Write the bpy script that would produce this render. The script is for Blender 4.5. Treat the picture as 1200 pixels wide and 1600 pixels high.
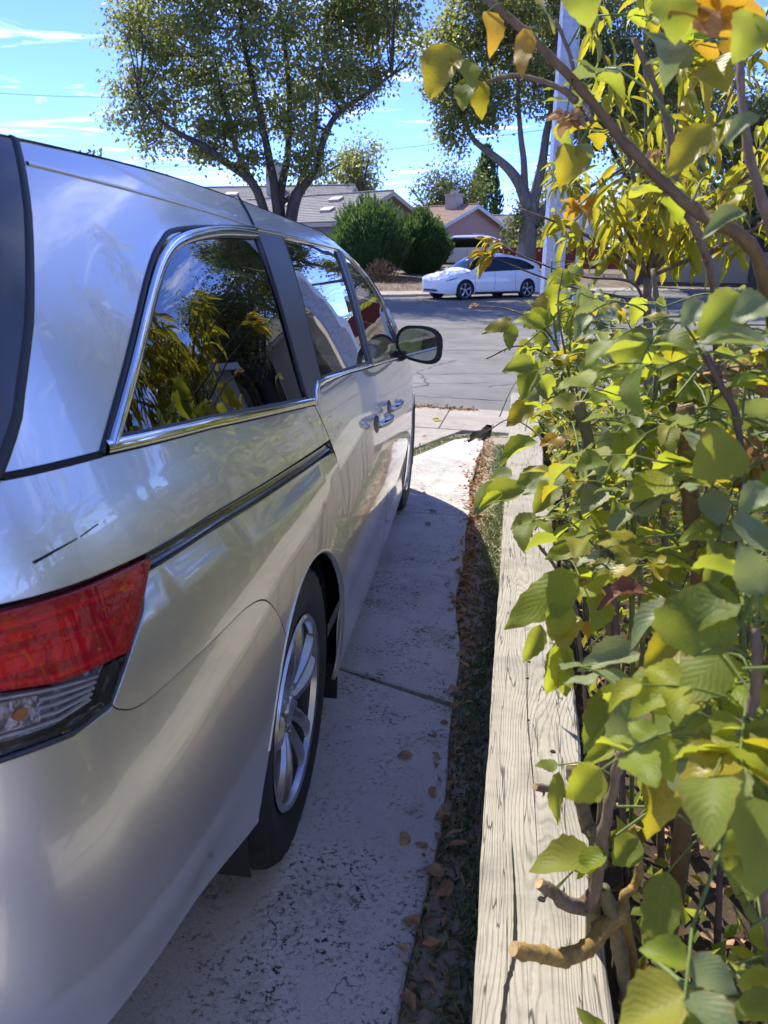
import bpy, bmesh, math, random, bisect
import numpy as np
from mathutils import Vector, Matrix, Euler, noise
from mathutils.geometry import delaunay_2d_cdt
for o in list(bpy.data.objects): bpy.data.objects.remove(o)
SC = bpy.context.scene; COL = SC.collection
R = math.radians

# ------------------------------------------------------------------ camera
cam_d = bpy.data.cameras.new('camera'); cam = bpy.data.objects.new('camera', cam_d); COL.objects.link(cam); SC.camera = cam
CAM = Vector((0.448, -1.483, 1.370))
cam.matrix_world = Matrix(((0.98624, -0.05463, 0.15604, CAM.x), (0.16531, 0.30956, -0.93640, CAM.y), (0.00285, 0.94931, 0.31433, CAM.z), (0, 0, 0, 1)))
cam_d.sensor_fit = 'VERTICAL'; cam_d.sensor_height = 36; cam_d.lens = 1202 / 1600 * 36
cam_d.clip_start = 0.02; cam_d.clip_end = 1500
cam_d.dof.use_dof = True; cam_d.dof.focus_distance = 2.3; cam_d.dof.aperture_fstop = 10.0
# ------------------------------------------------------------------ sky and sun
SUN_EL, SUN_AZ = 49.5, 39.5          # degrees; azimuth left of the driveway direction (+Y)
w = bpy.data.worlds.new('World'); SC.world = w; w.use_nodes = True
nt = w.node_tree; nt.nodes.clear()
def N(t, typ, **kw):
    n = t.nodes.new(typ)
    for k, v in kw.items():
        if k.startswith('i_'): n.inputs[int(k[2:]) if k[2:].isdigit() else k[2:].replace('_', ' ')].default_value = v
        else: setattr(n, k, v)
    return n
sky = N(nt, 'ShaderNodeTexSky', sky_type='NISHITA', sun_disc=False, sun_elevation=R(SUN_EL), sun_rotation=R(-SUN_AZ), air_density=.38, dust_density=0, ozone_density=9.0)
tc = N(nt, 'ShaderNodeTexCoord'); sp = N(nt, 'ShaderNodeSeparateXYZ'); nt.links.new(tc.outputs['Generated'], sp.inputs[0])
# cirrus: project the view direction onto a high flat layer so the streaks run with perspective
dz = N(nt, 'ShaderNodeMath', operation='MAXIMUM', i_1=0.03); nt.links.new(sp.outputs['Z'], dz.inputs[0])
dvx = N(nt, 'ShaderNodeMath', operation='DIVIDE'); dvy = N(nt, 'ShaderNodeMath', operation='DIVIDE')
nt.links.new(sp.outputs['X'], dvx.inputs[0]); nt.links.new(dz.outputs[0], dvx.inputs[1])
nt.links.new(sp.outputs['Y'], dvy.inputs[0]); nt.links.new(dz.outputs[0], dvy.inputs[1])
cb = N(nt, 'ShaderNodeCombineXYZ'); nt.links.new(dvx.outputs[0], cb.inputs[0]); nt.links.new(dvy.outputs[0], cb.inputs[1])
mp = N(nt, 'ShaderNodeMapping'); mp.inputs['Scale'].default_value = (.75, 1.15, 1); mp.inputs['Rotation'].default_value = (0, 0, R(24)); mp.inputs['Location'].default_value = (1.7, .4, 0); nt.links.new(cb.outputs[0], mp.inputs[0])
n1 = N(nt, 'ShaderNodeTexNoise', i_Scale=1.1, i_Detail=9.0, i_Roughness=.62, i_Distortion=1.1); nt.links.new(mp.outputs[0], n1.inputs['Vector'])
cr = N(nt, 'ShaderNodeValToRGB'); cr.color_ramp.elements[0].position = .54; cr.color_ramp.elements[1].position = .92; nt.links.new(n1.outputs['Fac'], cr.inputs[0])
hz = N(nt, 'ShaderNodeMapRange', i_1=.75, i_2=.25, i_3=.60, i_4=.95); nt.links.new(sp.outputs['Z'], hz.inputs[0])
mu = N(nt, 'ShaderNodeMath', operation='MULTIPLY'); nt.links.new(cr.outputs[0], mu.inputs[0]); nt.links.new(hz.outputs[0], mu.inputs[1])
mx = N(nt, 'ShaderNodeMix', data_type='RGBA'); nt.links.new(mu.outputs[0], mx.inputs[0]); tn = N(nt, 'ShaderNodeMix', data_type='RGBA', blend_type='MULTIPLY'); tn.inputs[0].default_value = 1; tn.inputs[7].default_value = (.80, .74, 1, 1); nt.links.new(sky.outputs[0], tn.inputs[6]); nt.links.new(tn.outputs[2], mx.inputs[6]); mx.inputs[7].default_value = (8.4, 8.6, 8.9, 1)
bg = N(nt, 'ShaderNodeBackground', i_Strength=.15); nt.links.new(mx.outputs[2], bg.inputs[0])
ow = N(nt, 'ShaderNodeOutputWorld'); nt.links.new(bg.outputs[0], ow.inputs[0])
sd = bpy.data.lights.new('sun', 'SUN'); sd.energy = 2.15; sd.angle = R(.53); sd.color = (1, .93, .77)
so = bpy.data.objects.new('sun', sd); COL.objects.link(so)
sdir = Vector((-math.sin(R(SUN_AZ)) * math.cos(R(SUN_EL)), math.cos(R(SUN_AZ)) * math.cos(R(SUN_EL)), math.sin(R(SUN_EL))))
so.rotation_euler = sdir.to_track_quat('Z', 'Y').to_euler(); so.location = (-20, 25, 40)
SC.view_settings.view_transform = 'Standard'; SC.view_settings.look = 'None'; SC.view_settings.gamma = 1; SC.view_settings.exposure = 1.93
SC.render.engine = 'CYCLES'; cy = SC.cycles
cy.use_denoising = True; cy.denoiser = 'OPENIMAGEDENOISE'; cy.max_bounces = 12; cy.diffuse_bounces = 6; cy.glossy_bounces = 6; cy.transparent_max_bounces = 16; cy.caustics_reflective = False; cy.caustics_refractive = False; cy.sample_clamp_indirect = 6

# ------------------------------------------------------------------ helpers: objects
def tag(o, label=None, cat=None, group=None, kind=None):
    if label: o['label'] = label
    if cat: o['category'] = cat
    if group: o['group'] = group
    if kind: o['kind'] = kind
    return o
def empty(name, loc=(0, 0, 0), rz=0, label=None, cat=None, group=None):
    o = bpy.data.objects.new(name, None); COL.objects.link(o); o.location = loc; o.rotation_euler = (0, 0, rz)
    o.empty_display_size = .2
    return tag(o, label, cat, group)
def link(name, me, parent=None, loc=None, rot=None):
    o = bpy.data.objects.new(name, me); COL.objects.link(o)
    if parent: o.parent = parent
    if loc: o.location = loc
    if rot: o.rotation_euler = rot
    return o
def mesh(name, V, F, mat, smooth=False, uv=None):
    me = bpy.data.meshes.new(name); me.from_pydata([tuple(v) for v in V], [], F)
    if isinstance(mat, (list, tuple)):
        for m in mat: me.materials.append(m)
    else: me.materials.append(mat)
    if smooth: me.polygons.foreach_set('use_smooth', [True] * len(me.polygons))
    me.update(); return me
def mobj(name, V, F, mat, parent=None, smooth=False): return link(name, mesh(name, V, F, mat, smooth), parent)
class MB:
    def __init__(s): s.V = []; s.F = []
    def add(s, V, F): b = len(s.V); s.V += [tuple(v) for v in V]; s.F += [tuple(i + b for i in f) for f in F]; return s
    def box(s, c, d, rz=0, rx=0, ry=0):
        m = Euler((rx, ry, rz)).to_matrix(); h = [x / 2 for x in d]
        V = [Vector(c) + m @ Vector((h[0] * a, h[1] * b, h[2] * e)) for e in (-1, 1) for b in (-1, 1) for a in (-1, 1)]
        return s.add(V, [(0, 2, 3, 1), (4, 5, 7, 6), (0, 1, 5, 4), (2, 6, 7, 3), (0, 4, 6, 2), (1, 3, 7, 5)])
    def tube(s, P, r, n=8, cap=True):
        P = [Vector(p) for p in P]; k = len(P)
        rr = r if isinstance(r, (list, tuple)) else [r] * k
        V = []; prev = None
        for i in range(k):
            t = (P[min(i + 1, k - 1)] - P[max(i - 1, 0)]).normalized()
            if prev is None: a = t.orthogonal().normalized()
            else:
                a = prev - t * prev.dot(t)
                a = a.normalized() if a.length > 1e-6 else t.orthogonal().normalized()
            prev = a; b = t.cross(a)
            for j in range(n):
                q = 2 * math.pi * j / n; V.append(P[i] + (a * math.cos(q) + b * math.sin(q)) * rr[i])
        F = [(i * n + j, i * n + (j + 1) % n, (i + 1) * n + (j + 1) % n, (i + 1) * n + j) for i in range(k - 1) for j in range(n)]
        if cap: F += [tuple(range(n))[::-1], tuple((k - 1) * n + j for j in range(n))]
        return s.add(V, F)
    def lathe(s, prof, n=32, axis='z', c=(0, 0, 0), cap=False):
        V = []; c = Vector(c)
        for (r, h) in prof:
            for j in range(n):
                q = 2 * math.pi * j / n; a, b = r * math.cos(q), r * math.sin(q)
                V.append(c + (Vector((a, b, h)) if axis == 'z' else Vector((h, a, b)) if axis == 'x' else Vector((b, h, a))))
        k = len(prof)
        F = [(i * n + j, i * n + (j + 1) % n, (i + 1) * n + (j + 1) % n, (i + 1) * n + j) for i in range(k - 1) for j in range(n)]
        if cap: F += [tuple(range(n))[::-1], tuple((k - 1) * n + j for j in range(n))]
        return s.add(V, F)
    def prism(s, poly, z0, z1):
        n = len(poly); V = [(x, y, z0) for x, y in poly] + [(x, y, z1) for x, y in poly]
        F = [tuple(range(n))[::-1], tuple(range(n, 2 * n))] + [(i, (i + 1) % n, n + (i + 1) % n, n + i) for i in range(n)]
        return s.add(V, F)
    def build(s, name, mat, parent=None, smooth=False, bevel=0, auto=None):
        me = mesh(name, s.V, s.F, mat, smooth)
        bm = bmesh.new(); bm.from_mesh(me)
        bmesh.ops.recalc_face_normals(bm, faces=bm.faces)
        if bevel: bmesh.ops.bevel(bm, geom=[e for e in bm.edges if e.is_manifold and e.calc_face_angle(0) > .5], offset=bevel, segments=2, affect='EDGES', profile=.6)
        bm.to_mesh(me); bm.free()
        if auto: 
            me.polygons.foreach_set('use_smooth', [True] * len(me.polygons)); me.set_sharp_from_angle(angle=R(auto))
        return link(name, me, parent)
def crs(pts, n=8, closed=False):
    P = [Vector(p) for p in pts]; k = len(P); out = []
    for i in range(k if closed else k - 1):
        a, b, c, d = (P[(i - 1) % k] if closed or i > 0 else P[0] * 2 - P[1]), P[i], P[(i + 1) % k], (P[(i + 2) % k] if closed or i + 2 < k else P[-1] * 2 - P[-2])
        for j in range(n):
            t = j / n; out.append(.5 * ((2 * b) + (c - a) * t + (2 * a - 5 * b + 4 * c - d) * t * t + (3 * b - a - 3 * c + d) * t ** 3))
    if not closed: out.append(P[-1])
    return out
def rnd(a, b): return random.uniform(a, b)
random.seed(7); np.random.seed(7)

# ------------------------------------------------------------------ materials
MATS = {}
def newmat(name):
    m = bpy.data.materials.new(name); m.use_nodes = True; t = m.node_tree; b = t.nodes['Principled BSDF']; MATS[name] = m
    return m, t, b
def rgb(c): return (c[0], c[1], c[2], 1)
def simple(name, col, rough=.5, metal=0, coat=0, spec=.5, var=.0, vscale=8, bump=0, bscale=60, coord='Object', col2=None, coat_r=.03):
    """plain surface with a little noise in colour and relief"""
    m, t, b = newmat(name)
    b.inputs['Base Color'].default_value = rgb(col); b.inputs['Roughness'].default_value = rough; b.inputs['Metallic'].default_value = metal
    b.inputs['Coat Weight'].default_value = coat; b.inputs['Coat Roughness'].default_value = coat_r; b.inputs['Specular IOR Level'].default_value = spec
    tcn = N(t, 'ShaderNodeTexCoord')
    if var or col2:
        nz = N(t, 'ShaderNodeTexNoise', i_Scale=vscale, i_Detail=7.0, i_Roughness=.65); t.links.new(tcn.outputs[coord], nz.inputs['Vector'])
        mp_ = N(t, 'ShaderNodeMapRange', i_1=.3, i_2=.7); t.links.new(nz.outputs['Fac'], mp_.inputs[0])
        mi = N(t, 'ShaderNodeMix', data_type='RGBA'); mi.inputs[6].default_value = rgb([c * (1 - var) for c in col]); mi.inputs[7].default_value = rgb(col2 or [min(1, c * (1 + var)) for c in col])
        t.links.new(mp_.outputs[0], mi.inputs[0]); t.links.new(mi.outputs[2], b.inputs['Base Color'])
    if bump:
        nb = N(t, 'ShaderNodeTexNoise', i_Scale=bscale, i_Detail=5.0); t.links.new(tcn.outputs[coord], nb.inputs['Vector'])
        bp = N(t, 'ShaderNodeBump', i_Strength=bump, i_Distance=.01); t.links.new(nb.outputs['Fac'], bp.inputs['Height']); t.links.new(bp.outputs[0], b.inputs['Normal'])
    return m
def glass(name, tint, ior=1.5, boost=1.0, refl=(1, 1, 1)):
    m, t, b = newmat(name); t.nodes.remove(b)
    tr = N(t, 'ShaderNodeBsdfTransparent'); tr.inputs[0].default_value = rgb(tint)
    gl = N(t, 'ShaderNodeBsdfGlossy', i_Roughness=0.0); gl.inputs[0].default_value = rgb(refl)
    fr = N(t, 'ShaderNodeFresnel', i_IOR=ior); mm = N(t, 'ShaderNodeMath', operation='MULTIPLY', use_clamp=True); mm.inputs[1].default_value = boost
    # waviness of toughened glass
    tcn = N(t, 'ShaderNodeTexCoord'); nb = N(t, 'ShaderNodeTexNoise', i_Scale=3.0, i_Detail=1.0); t.links.new(tcn.outputs['Object'], nb.inputs['Vector'])
    bp = N(t, 'ShaderNodeBump', i_Strength=.05, i_Distance=.02); t.links.new(nb.outputs['Fac'], bp.inputs['Height']); t.links.new(bp.outputs[0], gl.inputs['Normal'])
    mi = N(t, 'ShaderNodeMixShader'); t.links.new(fr.outputs[0], mm.inputs[0]); t.links.new(mm.outputs[0], mi.inputs[0])
    t.links.new(tr.outputs[0], mi.inputs[1]); t.links.new(gl.outputs[0], mi.inputs[2]); t.links.new(mi.outputs[0], t.nodes['Material Output'].inputs[0])
    return m
paint = simple('silver_paint', (.66, .65, .625), rough=.29, metal=.85, coat=1.0, spec=.5)
def paint_detail(m, dust=.10):
    t = m.node_tree; b = t.nodes['Principled BSDF']; tcn = N(t, 'ShaderNodeTexCoord')
    fl = N(t, 'ShaderNodeTexNoise', i_Scale=900.0, i_Detail=1.0); t.links.new(tcn.outputs['Object'], fl.inputs['Vector'])
    d1 = N(t, 'ShaderNodeTexNoise', i_Scale=3.5, i_Detail=10.0, i_Roughness=.7); t.links.new(tcn.outputs['Object'], d1.inputs['Vector'])
    col = b.inputs['Base Color'].default_value[:]
    mi = N(t, 'ShaderNodeMix', data_type='RGBA'); mi.inputs[6].default_value = rgb([c * .9 for c in col]); mi.inputs[7].default_value = rgb([c * 1.12 for c in col]); t.links.new(fl.outputs['Fac'], mi.inputs[0])
    t.links.new(mi.outputs[2], b.inputs['Base Color'])
    # road film lies low on the body
    sx = N(t, 'ShaderNodeSeparateXYZ'); t.links.new(tcn.outputs['Object'], sx.inputs[0])
    lo = N(t, 'ShaderNodeMapRange', i_1=.75, i_2=.30, i_3=0.0, i_4=1.0); t.links.new(sx.outputs['Z'], lo.inputs[0])
    q = N(t, 'ShaderNodeMath', operation='MULTIPLY'); t.links.new(lo.outputs[0], q.inputs[0]); t.links.new(d1.outputs['Fac'], q.inputs[1])
    q2 = N(t, 'ShaderNodeMath', operation='MULTIPLY_ADD', i_1=.12, i_2=.03); t.links.new(q.outputs[0], q2.inputs[0]); t.links.new(q2.outputs[0], b.inputs['Coat Roughness'])
    q3 = N(t, 'ShaderNodeMath', operation='MULTIPLY', i_1=.45); t.links.new(q.outputs[0], q3.inputs[0])
    m2 = N(t, 'ShaderNodeMix', data_type='RGBA'); t.links.new(q3.outputs[0], m2.inputs[0]); t.links.new(mi.outputs[2], m2.inputs[6]); m2.inputs[7].default_value = (.27, .25, .22, 1); t.links.new(m2.outputs[2], b.inputs['Base Color'])
    q4 = N(t, 'ShaderNodeMath', operation='MULTIPLY_ADD', i_1=-.8, i_2=.85); t.links.new(q.outputs[0], q4.inputs[0]); t.links.new(q4.outputs[0], b.inputs['Metallic'])
paint.node_tree.nodes['Principled BSDF'].inputs['Coat IOR'].default_value = 1.6
paint_detail(paint)
paint_white = simple('white_paint', (.82, .80, .77), rough=.4, coat=1.0, coat_r=.03)
paint_dark = simple('dark_paint', (.03, .035, .045), rough=.35, coat=1.0)
paint_red = simple('red_paint', (.35, .02, .03), rough=.35, coat=1.0)
chrome = simple('chrome', (.78, .78, .78), rough=.06, metal=1, bump=.03, bscale=14)
blk = simple('black_plastic', (.02, .02, .021), rough=.45, bump=.05, bscale=400)
blkm = simple('matte_black_film', (.045, .047, .05), rough=.42, spec=.6, coat=.15, coat_r=.3)
blkg = simple('gloss_black', (.008, .008, .01), rough=.25, coat=1.0)
gap = simple('seam_shadow', (.006, .006, .006), rough=.8)
skirtm = simple('skirt_plastic', (.055, .055, .056), rough=.5, var=.3, vscale=6)
rubber = simple('tyre_rubber', (.018, .018, .018), rough=.72, var=.35, vscale=12, bump=.15, bscale=120)
alloy = simple('alloy', (.50, .50, .51), rough=.28, metal=.9, coat=.6, var=.12, vscale=18)
alloy_dark = simple('brake_dark', (.06, .06, .06), rough=.6, metal=.5)
trim_grey = simple('interior_grey', (.10, .10, .10), rough=.8, var=.2)
seat_m = simple('seat_fabric', (.16, .15, .14), rough=.9, var=.25, vscale=30)
headliner = simple('headliner', (.38, .37, .35), rough=.95)
gl_dark = glass('privacy_glass', (.13, .15, .145), 1.5, 1.45)
gl_front = glass('front_glass', (.55, .66, .60), 1.5, 1.25)
gl_clear = glass('clear_glass', (.80, .86, .84), 1.5, 1.2)
mirror_m = simple('mirror', (.62, .66, .68), rough=.0, metal=1)

# ------------------------------------------------------------------ car bodies
def pchip(xs, ys):
    n = len(xs); h = [xs[i + 1] - xs[i] for i in range(n - 1)]; d = [(ys[i + 1] - ys[i]) / h[i] for i in range(n - 1)]
    m = [0] * n; m[0] = d[0]; m[-1] = d[-1]
    for i in range(1, n - 1):
        if d[i - 1] * d[i] > 0:
            a = 2 * h[i] + h[i - 1]; b = h[i] + 2 * h[i - 1]; m[i] = (a + b) / (a / d[i - 1] + b / d[i])
    def f(x):
        x = min(max(x, xs[0]), xs[-1]); i = min(max(bisect.bisect_right(xs, x) - 1, 0), n - 2); t = (x - xs[i]) / h[i]
        return ys[i] * (1 + 2 * t) * (1 - t) ** 2 + h[i] * m[i] * t * (1 - t) ** 2 + ys[i + 1] * t * t * (3 - 2 * t) - h[i] * m[i + 1] * t * t * (1 - t)
    return f
def sstep(a, b, x):
    t = min(max((x - a) / (b - a), 0), 1); return t * t * (3 - 2 * t)
class Body:
    """car skin: P(u, z), u runs along the plan outline (u = y on the straight side), z is height"""
    def __init__(s, plan, ins, zt, rise, ymid=.6, yk=.8, axis=(-.4, 3.2), W=1.0):
        t = [0]
        for a, b in zip(plan, plan[1:]): t.append(t[-1] + math.dist(a, b))
        fx = pchip(t, [p[0] for p in plan]); fy = pchip(t, [p[1] for p in plan]); n = 1400
        s.pts = [(fx(t[-1] * i / n), fy(t[-1] * i / n)) for i in range(n + 1)]; q = [0]
        for a, b in zip(s.pts, s.pts[1:]): q.append(q[-1] + math.dist(a, b))
        k = min(range(n + 1), key=lambda i: abs(s.pts[i][1] - ymid) if s.pts[i][0] > .8 * W else 9)
        off = q[k] - s.pts[k][1]; s.us = [x - off for x in q]; s.u0 = s.us[0] + 1e-4; s.u1 = s.us[-1] - 1e-4
        s.ins = pchip(*zip(*ins)); s.zt = pchip(*zip(*zt)); s.rise = pchip(*zip(*rise)); s.yk = yk; s.axis = axis
    def plan(s, u):
        i = min(max(bisect.bisect_right(s.us, u) - 1, 0), len(s.us) - 2); a, b = s.pts[i], s.pts[i + 1]; t = (u - s.us[i]) / (s.us[i + 1] - s.us[i])
        return a[0] + (b[0] - a[0]) * t, a[1] + (b[1] - a[1]) * t
    def P(s, u, z):
        x, y = s.plan(u); a = s.plan(max(u - .02, s.u0)); b = s.plan(min(u + .02, s.u1)); dx, dy = b[0] - a[0], b[1] - a[1]; l = math.hypot(dx, dy) or 1
        i = s.ins(z); return Vector((max(x - i * dy / l, 0 if abs(x) < 1e-3 else -9), y + s.yk * i * dx / l, z))
    def n(s, u, z, e=.004):
        d1 = s.P(u + e, z) - s.P(u - e, z); d2 = s.P(u, z + e) - s.P(u, z - e)
        v = d1.cross(d2); return v.normalized() if v.length > 1e-12 else Vector((1, 0, 0))
    def top(s, u, r):
        z = s.zt(u); e = s.P(u, z); c = Vector((0, min(max(e.y, s.axis[0]), s.axis[1]), 0)); p = e.lerp(c, r)
        return Vector((p.x, p.y, z + s.rise(u) * (1 - (1 - r) ** 2.2)))
def dens(poly, d):
    out = []; k = len(poly)
    for i in range(k):
        a, b = Vector(poly[i][:2]), Vector(poly[(i + 1) % k][:2]); n = max(1, math.ceil((b - a).length / d))
        out += [a.lerp(b, j / n) for j in range(n)]
    return out
def inside(p, poly):
    c = False; j = len(poly) - 1
    for i in range(len(poly)):
        a, b = poly[i], poly[j]
        if (a[1] > p[1]) != (b[1] > p[1]) and p[0] < (b[0] - a[0]) * (p[1] - a[1]) / (b[1] - a[1]) + a[0]: c = not c
        j = i
    return c
def panel_data(B, poly, off=0.0, d=.035, flange=.012, shrink=.0018, side=1):
    poly = dens(poly, d); k = len(poly)
    A = sum(poly[i].x * poly[(i + 1) % k].y - poly[(i + 1) % k].x * poly[i].y for i in range(k))
    if A < 0: poly.reverse()
    outn = []
    for i in range(k):
        t = (poly[(i + 1) % k] - poly[i - 1]); outn.append(Vector((t.y, -t.x)).normalized() if t.length > 1e-9 else Vector((0, 0)))
    if shrink: poly = [p - n_ * shrink for p, n_ in zip(poly, outn)]
    x0, x1 = min(p.x for p in poly), max(p.x for p in poly); y0, y1 = min(p.y for p in poly), max(p.y for p in poly)
    R_ = np.array([(p.x, p.y) for p in poly]); pts = list(poly)
    ys = np.arange(y0 + d * .6, y1, d)
    for yi, y in enumerate(ys):
        for x in np.arange(x0 + d * (.3 + .5 * (yi % 2)), x1, d):
            if ((R_[:, 0] - x) ** 2 + (R_[:, 1] - y) ** 2).min() > (d * .42) ** 2 and inside((x, y), poly): pts.append(Vector((x, y)))
    res = delaunay_2d_cdt(pts, [(i, (i + 1) % k) for i in range(k)], [], 1, 1e-7)
    UV = res[0]; fo = off if callable(off) else (lambda u, z: off)
    def Fp(u, z): return B.P(u, z) + B.n(u, z) * fo(u, z)
    V = []; NN = []
    for p in UV:
        V.append(Fp(p.x, p.y)); e = .003
        if callable(off):
            nn = (Fp(p.x + e, p.y) - Fp(p.x - e, p.y)).cross(Fp(p.x, p.y + e) - Fp(p.x, p.y - e)); nn = nn.normalized() if nn.length > 1e-12 else B.n(p.x, p.y)
        else: nn = B.n(p.x, p.y)
        NN.append(nn)
    F = []
    for f in res[2]:
        a, b, c = [UV[i] for i in f[:3]]
        ar = (b - a).cross(c - a)
        F.append(tuple(f) if ar > 0 else tuple(f)[::-1])
    if flange:
        # rolled edge
        b0 = len(V)
        for i in range(k):
            p = poly[i]; c = Fp(p.x, p.y); nn = B.n(p.x, p.y); q = Fp(p.x + outn[i].x * .002, p.y + outn[i].y * .002) - c; q = q.normalized() if q.length > 1e-9 else nn
            V += [c, c + q * .0012 - nn * .0022, c + q * .0014 - nn * flange]; NN += [nn, (q + nn * .6).normalized(), q]
        for i in range(k):
            j = (i + 1) % k; a, b = b0 + 3 * i, b0 + 3 * j
            F += [(a, a + 1, b + 1, b), (a + 1, a + 2, b + 2, b + 1)]
    if side < 0:
        V = [Vector((-v.x, v.y, v.z)) for v in V]; NN = [Vector((-v.x, v.y, v.z)) for v in NN]; F = [f[::-1] for f in F]
    return V, NN, F
def nobj(name, datas, mat, parent):
    V = []; NN = []; F = []
    for v, n_, f in datas: b = len(V); V += v; NN += n_; F += [tuple(i + b for i in q) for q in f]
    me = mesh(name, V, F, mat, True); me.normals_split_custom_set_from_vertices([tuple(n_) for n_ in NN])
    return link(name, me, parent)
def panel(B, name, poly, mat, parent, side=1, **kw): return nobj(name, [panel_data(B, poly, side=side, **kw)], mat, parent)
def ribbon_data(B, path, w_, h_, side=1, lift=0.0, nprof=6, d=.03, closed=False):
    P = []; k = len(path)
    for i in range(k if closed else k - 1):
        a, b = Vector(path[i]), Vector(path[(i + 1) % k]); n = max(1, math.ceil((b - a).length / d)); P += [a.lerp(b, j / n) for j in range(n)]
    if not closed: P.append(Vector(path[-1]))
    V = []; NN = []; m = len(P)
    ww = w_ if callable(w_) else (lambda t: w_)
    for i, p in enumerate(P):
        c = B.P(p.x, p.y); nn = B.n(p.x, p.y); a = P[(i + 1) % m] if closed or i + 1 < m else p; b = P[i - 1] if closed or i > 0 else p
        t = (B.P(a.x, a.y) - B.P(b.x, b.y)).normalized(); sd_ = nn.cross(t).normalized(); wv = ww(i / max(1, m - 1))
        for j in range(nprof + 1):
            q = math.pi * j / nprof; V.append(c + nn * (lift + h_ * math.sin(q)) - sd_ * (wv / 2 * math.cos(q))); NN.append((nn * math.sin(q) * wv / 2 - sd_ * math.cos(q) * abs(h_)).normalized() if h_ > 0 else (nn * abs(math.sin(q)) + sd_ * math.cos(q) * .6).normalized())
    F = []
    for i in range(m if closed else m - 1):
        for j in range(nprof):
            a = i * (nprof + 1) + j; b = ((i + 1) % m) * (nprof + 1) + j; F.append((a, b, b + 1, a + 1))
    if side < 0: V = [Vector((-v.x, v.y, v.z)) for v in V]; NN = [Vector((-v.x, v.y, v.z)) for v in NN]; F = [f[::-1] for f in F]
    else: pass
    # faces should agree with the normals
    f = F[len(F) // 2]; fn = (V[f[1]] - V[f[0]]).cross(V[f[2]] - V[f[0]])
    if fn.dot(NN[f[0]]) < 0: F = [q[::-1] for q in F]
    return V, NN, F
def ribbon(B, name, path, w_, h_, mat, parent, side=1, **kw): return nobj(name, [ribbon_data(B, path, w_, h_, side, **kw)], mat, parent)
def top_panel(B, name, ua, ub, mat, parent, r0=0.0, r1=1.0, lift=0.0, nu=40, nr=16):
    """roof-like patch on both sides of the centre line between two plan positions"""
    datas = []
    for side in (1, -1):
        V = []; NN = []; F = []
        for i in range(nu + 1):
            u = ua + (ub - ua) * i / nu
            for j in range(nr + 1):
                r = r0 + (r1 - r0) * (j / nr); e = .004
                p = B.top(u, r); a = B.top(u + e, r) - B.top(u - e, r); b = B.top(u, min(r + e, 1)) - B.top(u, max(r - e, 0)); nn = a.cross(b)
                nn = nn.normalized() if nn.length > 1e-12 else Vector((0, 0, 1))
                if nn.z < 0: nn = -nn
                if r > .97: nn = (nn + Vector((-nn.x, 0, 0)) * ((r - .97) / .03)).normalized()
                V.append(p + nn * lift); NN.append(nn)
        for i in range(nu):
            for j in range(nr): a = i * (nr + 1) + j; F.append((a, a + nr + 1, a + nr + 2, a + 1))
        if side < 0: V = [Vector((-v.x, v.y, v.z)) for v in V]; NN = [Vector((-v.x, v.y, v.z)) for v in NN]
        f = F[len(F) // 2]
        if (V[f[1]] - V[f[0]]).cross(V[f[2]] - V[f[0]]).z < 0: F = [q[::-1] for q in F]
        datas.append((V, NN, F))
    return nobj(name, datas, mat, parent)
def arc(cy, cz, r, a0, a1, n=22): return [(cy + r * math.cos(R(a0 + (a1 - a0) * i / n)), cz + r * math.sin(R(a0 + (a1 - a0) * i / n))) for i in range(n + 1)]

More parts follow.
